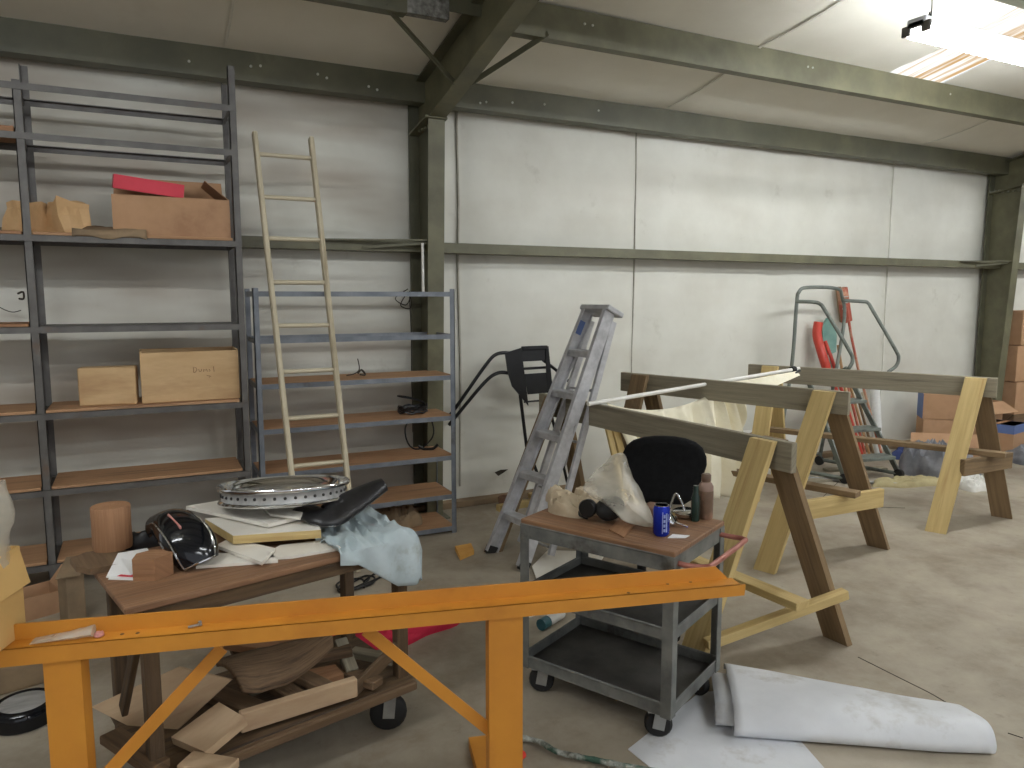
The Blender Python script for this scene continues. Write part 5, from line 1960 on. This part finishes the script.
# teal cap bottle
a, b = az(541, 625, .03), az(553, 618, .03)
sp_ = thing('spray_bottle', 'white bottle with dark teal end on the floor by the cart', 'bottle', az(548, 624))
d_ = (b - a).normalized()
mb = MB(); mb.tube([a, a + d_ * .055], .03, 16); mb.build('cap', 'darkteal', sp_)
mb = MB(); mb.tube([a + d_ * .056, a + d_ * .09, a + d_ * .18], [.026, .028, .028], 16); mb.build('bottle_body', 'whitecloth', sp_)
c = az(533, 617)
tag(heap((c.x - .02, c.y + .06, 0), .09, .05, .02, -.2, 75, rough=.5).build('cloth', 'whitecloth'), 'white cloth scrap beside the teal-capped bottle', 'cloth')
# rusty can by the wall
c = az(508, 492)
c = V((2.52, 5.18, 0))
mb = MB(); mb.lathe([(.001, 0), (.05, .0), (.056, .1), (.05, .1), (.046, .01), (.001, .01)], Matrix.Translation(c), 20, False)
tag(mb.build('rusty_can', 'rust'), 'rusty tin can on the floor against the white wall', 'can')
for k, (x, y, lb) in enumerate(((3.25, 5.16, 'brown leaf litter heap at the wall left of the sawhorse'), (3.55, 5.1, 'brown paper heap behind the stepladder'))):
    tag(heap((x, y, 0), .18, .12, .12 + .14 * k, .3 * k, 80 + k * 5, rough=.8, edge=.6).build('paper_heap', 'dustcard'), lb, 'paper')
for k, (px, py, w, lb) in enumerate(((604, 470, .04, 'pale timber strip leaning under the front beam, left of pair'), (614, 470, .05, 'pale timber strip leaning under the front beam, right of pair'))):
    a = V((2.78 + .07 * k, 4.28 - .02 * k, .0)); 
    mb = MB(); mb.bar(V((2.70 + .09 * k, 3.62, .02)), V((2.62 + .05 * k, 3.9, .88)), w, .02, (1, 0, 0), .003)
    tag(mb.build('timber_strip', 'pine'), lb, 'wood')

# flattened white roll
ro = thing('vinyl_roll', 'flattened roll of white vinyl sheet on the floor by the cart', 'roll', (2.3, 1.95, 0))
aL, aR = V((1.935, 1.985, 0)), V((2.715, 1.465, 0))      # near edge
bL, bR = az(724, 662, .07), az(955, 704, .07)
bL.z = bR.z = 0          # far edge
prof = []
# cross-section: (across 0..1, height)
sec = [(1.0, .04), (.97, .07), (.85, .085), (.6, .095), (.4, .105), (.22, .105), (.1, .092), (.03, .066), (0, .04), (.03, .014), (.12, .006), (.3, .006), (.6, .006), (.95, .006)]
sec = [(v.x, v.y) for v in bez([V((x, h, 0)) for x, h in sec], 4)]
rows = []
NS = 26
for i in range(NS + 1):
    t_ = i / NS
    near, far = aL.lerp(aR, t_), bL.lerp(bR, t_)
    if t_ > .8:
        near = near.lerp(far, (t_ - .8) * .3)
    row = []
    for x, h in sec:
        p = near.lerp(far, x)
        hh = h * (1 + .04 * math.sin(t_ * 6)) + .005 * noise.noise(V((t_ * 4, x * 3, 1))) * (h / .06)
        row.append(V((p.x, p.y, max(.004, hh))))
    rows.append(row)
mb = MB(); mb.grid(rows)
mb.build('outer_layer', 'vinylroll', ro, solid=.004)
for sc_, off, inn in ((.74, .03, .05),):
    rows2 = []
    for i in range(8):
        t_ = -.07 + .6 * i / 7
        near, far = aL.lerp(aR, t_), bL.lerp(bR, t_)
        row = []
        for x, h in sec[:-6]:
            p = near.lerp(far, .12 + x * sc_)
            row.append(V((p.x, p.y, max(.012, .012 + h * .62))))
        rows2.append(row)
    mb = MB(); mb.grid(rows2); mb.build('inner_layer', 'vinylroll', ro, solid=.004)
mb = MB()
P = [az(x, y, .003) for x, y in ((628, 749), (700, 692), (735, 690), (800, 740), (828, 772), (780, 800), (660, 775))]
mb.slab(P, .003)
tag(mb.build('vinyl_sheet', 'vinylroll'), 'white vinyl sheet lying flat under the folded roll', 'sheet')

# left foreground: black pan, dusty carton, cardboard tray
c = V((-.50, 3.36, 0))
pn = thing('black_pan', 'round black pan with a brushed metal centre on the floor', 'pan', c)
mb = MB(); mb.lathe([(.10, .0), (.115, .004), (.122, .05), (.118, .07), (.105, .078), (.095, .074)], Matrix.Translation(c), 32); mb.build('pan_body', 'gloss', pn)
mb = MB(); mb.lathe([(.086, .0765), (.076, .079), (.001, .081)], Matrix.Translation(c), 32, False); mb.build('metal_disc', 'brushed', pn)
c = az(18, 697)
mb = MB(); mb.box(Matrix.Translation((c.x - .05, c.y + .2, .06)) @ Matrix.Rotation(.25, 4, 'Z'), .36, .3, .12, .01)
tag(mb.build('dusty_carton', 'dustcard'), 'low dusty brown carton on the floor behind the black pan', 'box')
tr = az(38, 615)
open_box((tr.x - .11, tr.y - .05, 0), (tr.x + .09, tr.y + .15, .12), 'cardboard_tray', 'card', 'small open tan cardboard tray on the floor at the rack foot', 'box', (('r', .1, .9),), rot=.4)
mb = MB()
c = V((-.36, 4.42, 0))
mb.box(Matrix.Translation((-.40, 4.32, .13)) @ Matrix.Rotation(.5, 4, 'Z'), .09, .10, .26, .008)
o = tag(mb.build('cardboard_carton', 'dustcard'), 'upright brown carton on the floor behind the bench corner', 'box')
mb = MB(); mb.slab([V((-.46, 4.25, .265)), V((-.35, 4.24, .27)), V((-.30, 4.38, .33)), V((-.42, 4.40, .325))], .006)
mb.build('flap', 'dustcard', o)

# ================================================================== lighting
w = bpy.data.worlds.new('overcast')
SC.world = w
w.use_nodes = True
bg = w.node_tree.nodes['Background']
bg.inputs['Color'].default_value = lin((224, 228, 234))
bg.inputs['Strength'].default_value = 0.75

vs_ = SC.view_settings
vs_.view_transform = 'Standard'
vs_.look = 'None'
vs_.gamma = 1.0
vs_.use_curve_mapping = False
vs_.exposure = 0.40
SC.cycles.max_bounces = 8
SC.cycles.diffuse_bounces = 5
SC.cycles.sample_clamp_indirect = 6
SC.cycles.use_denoising = True
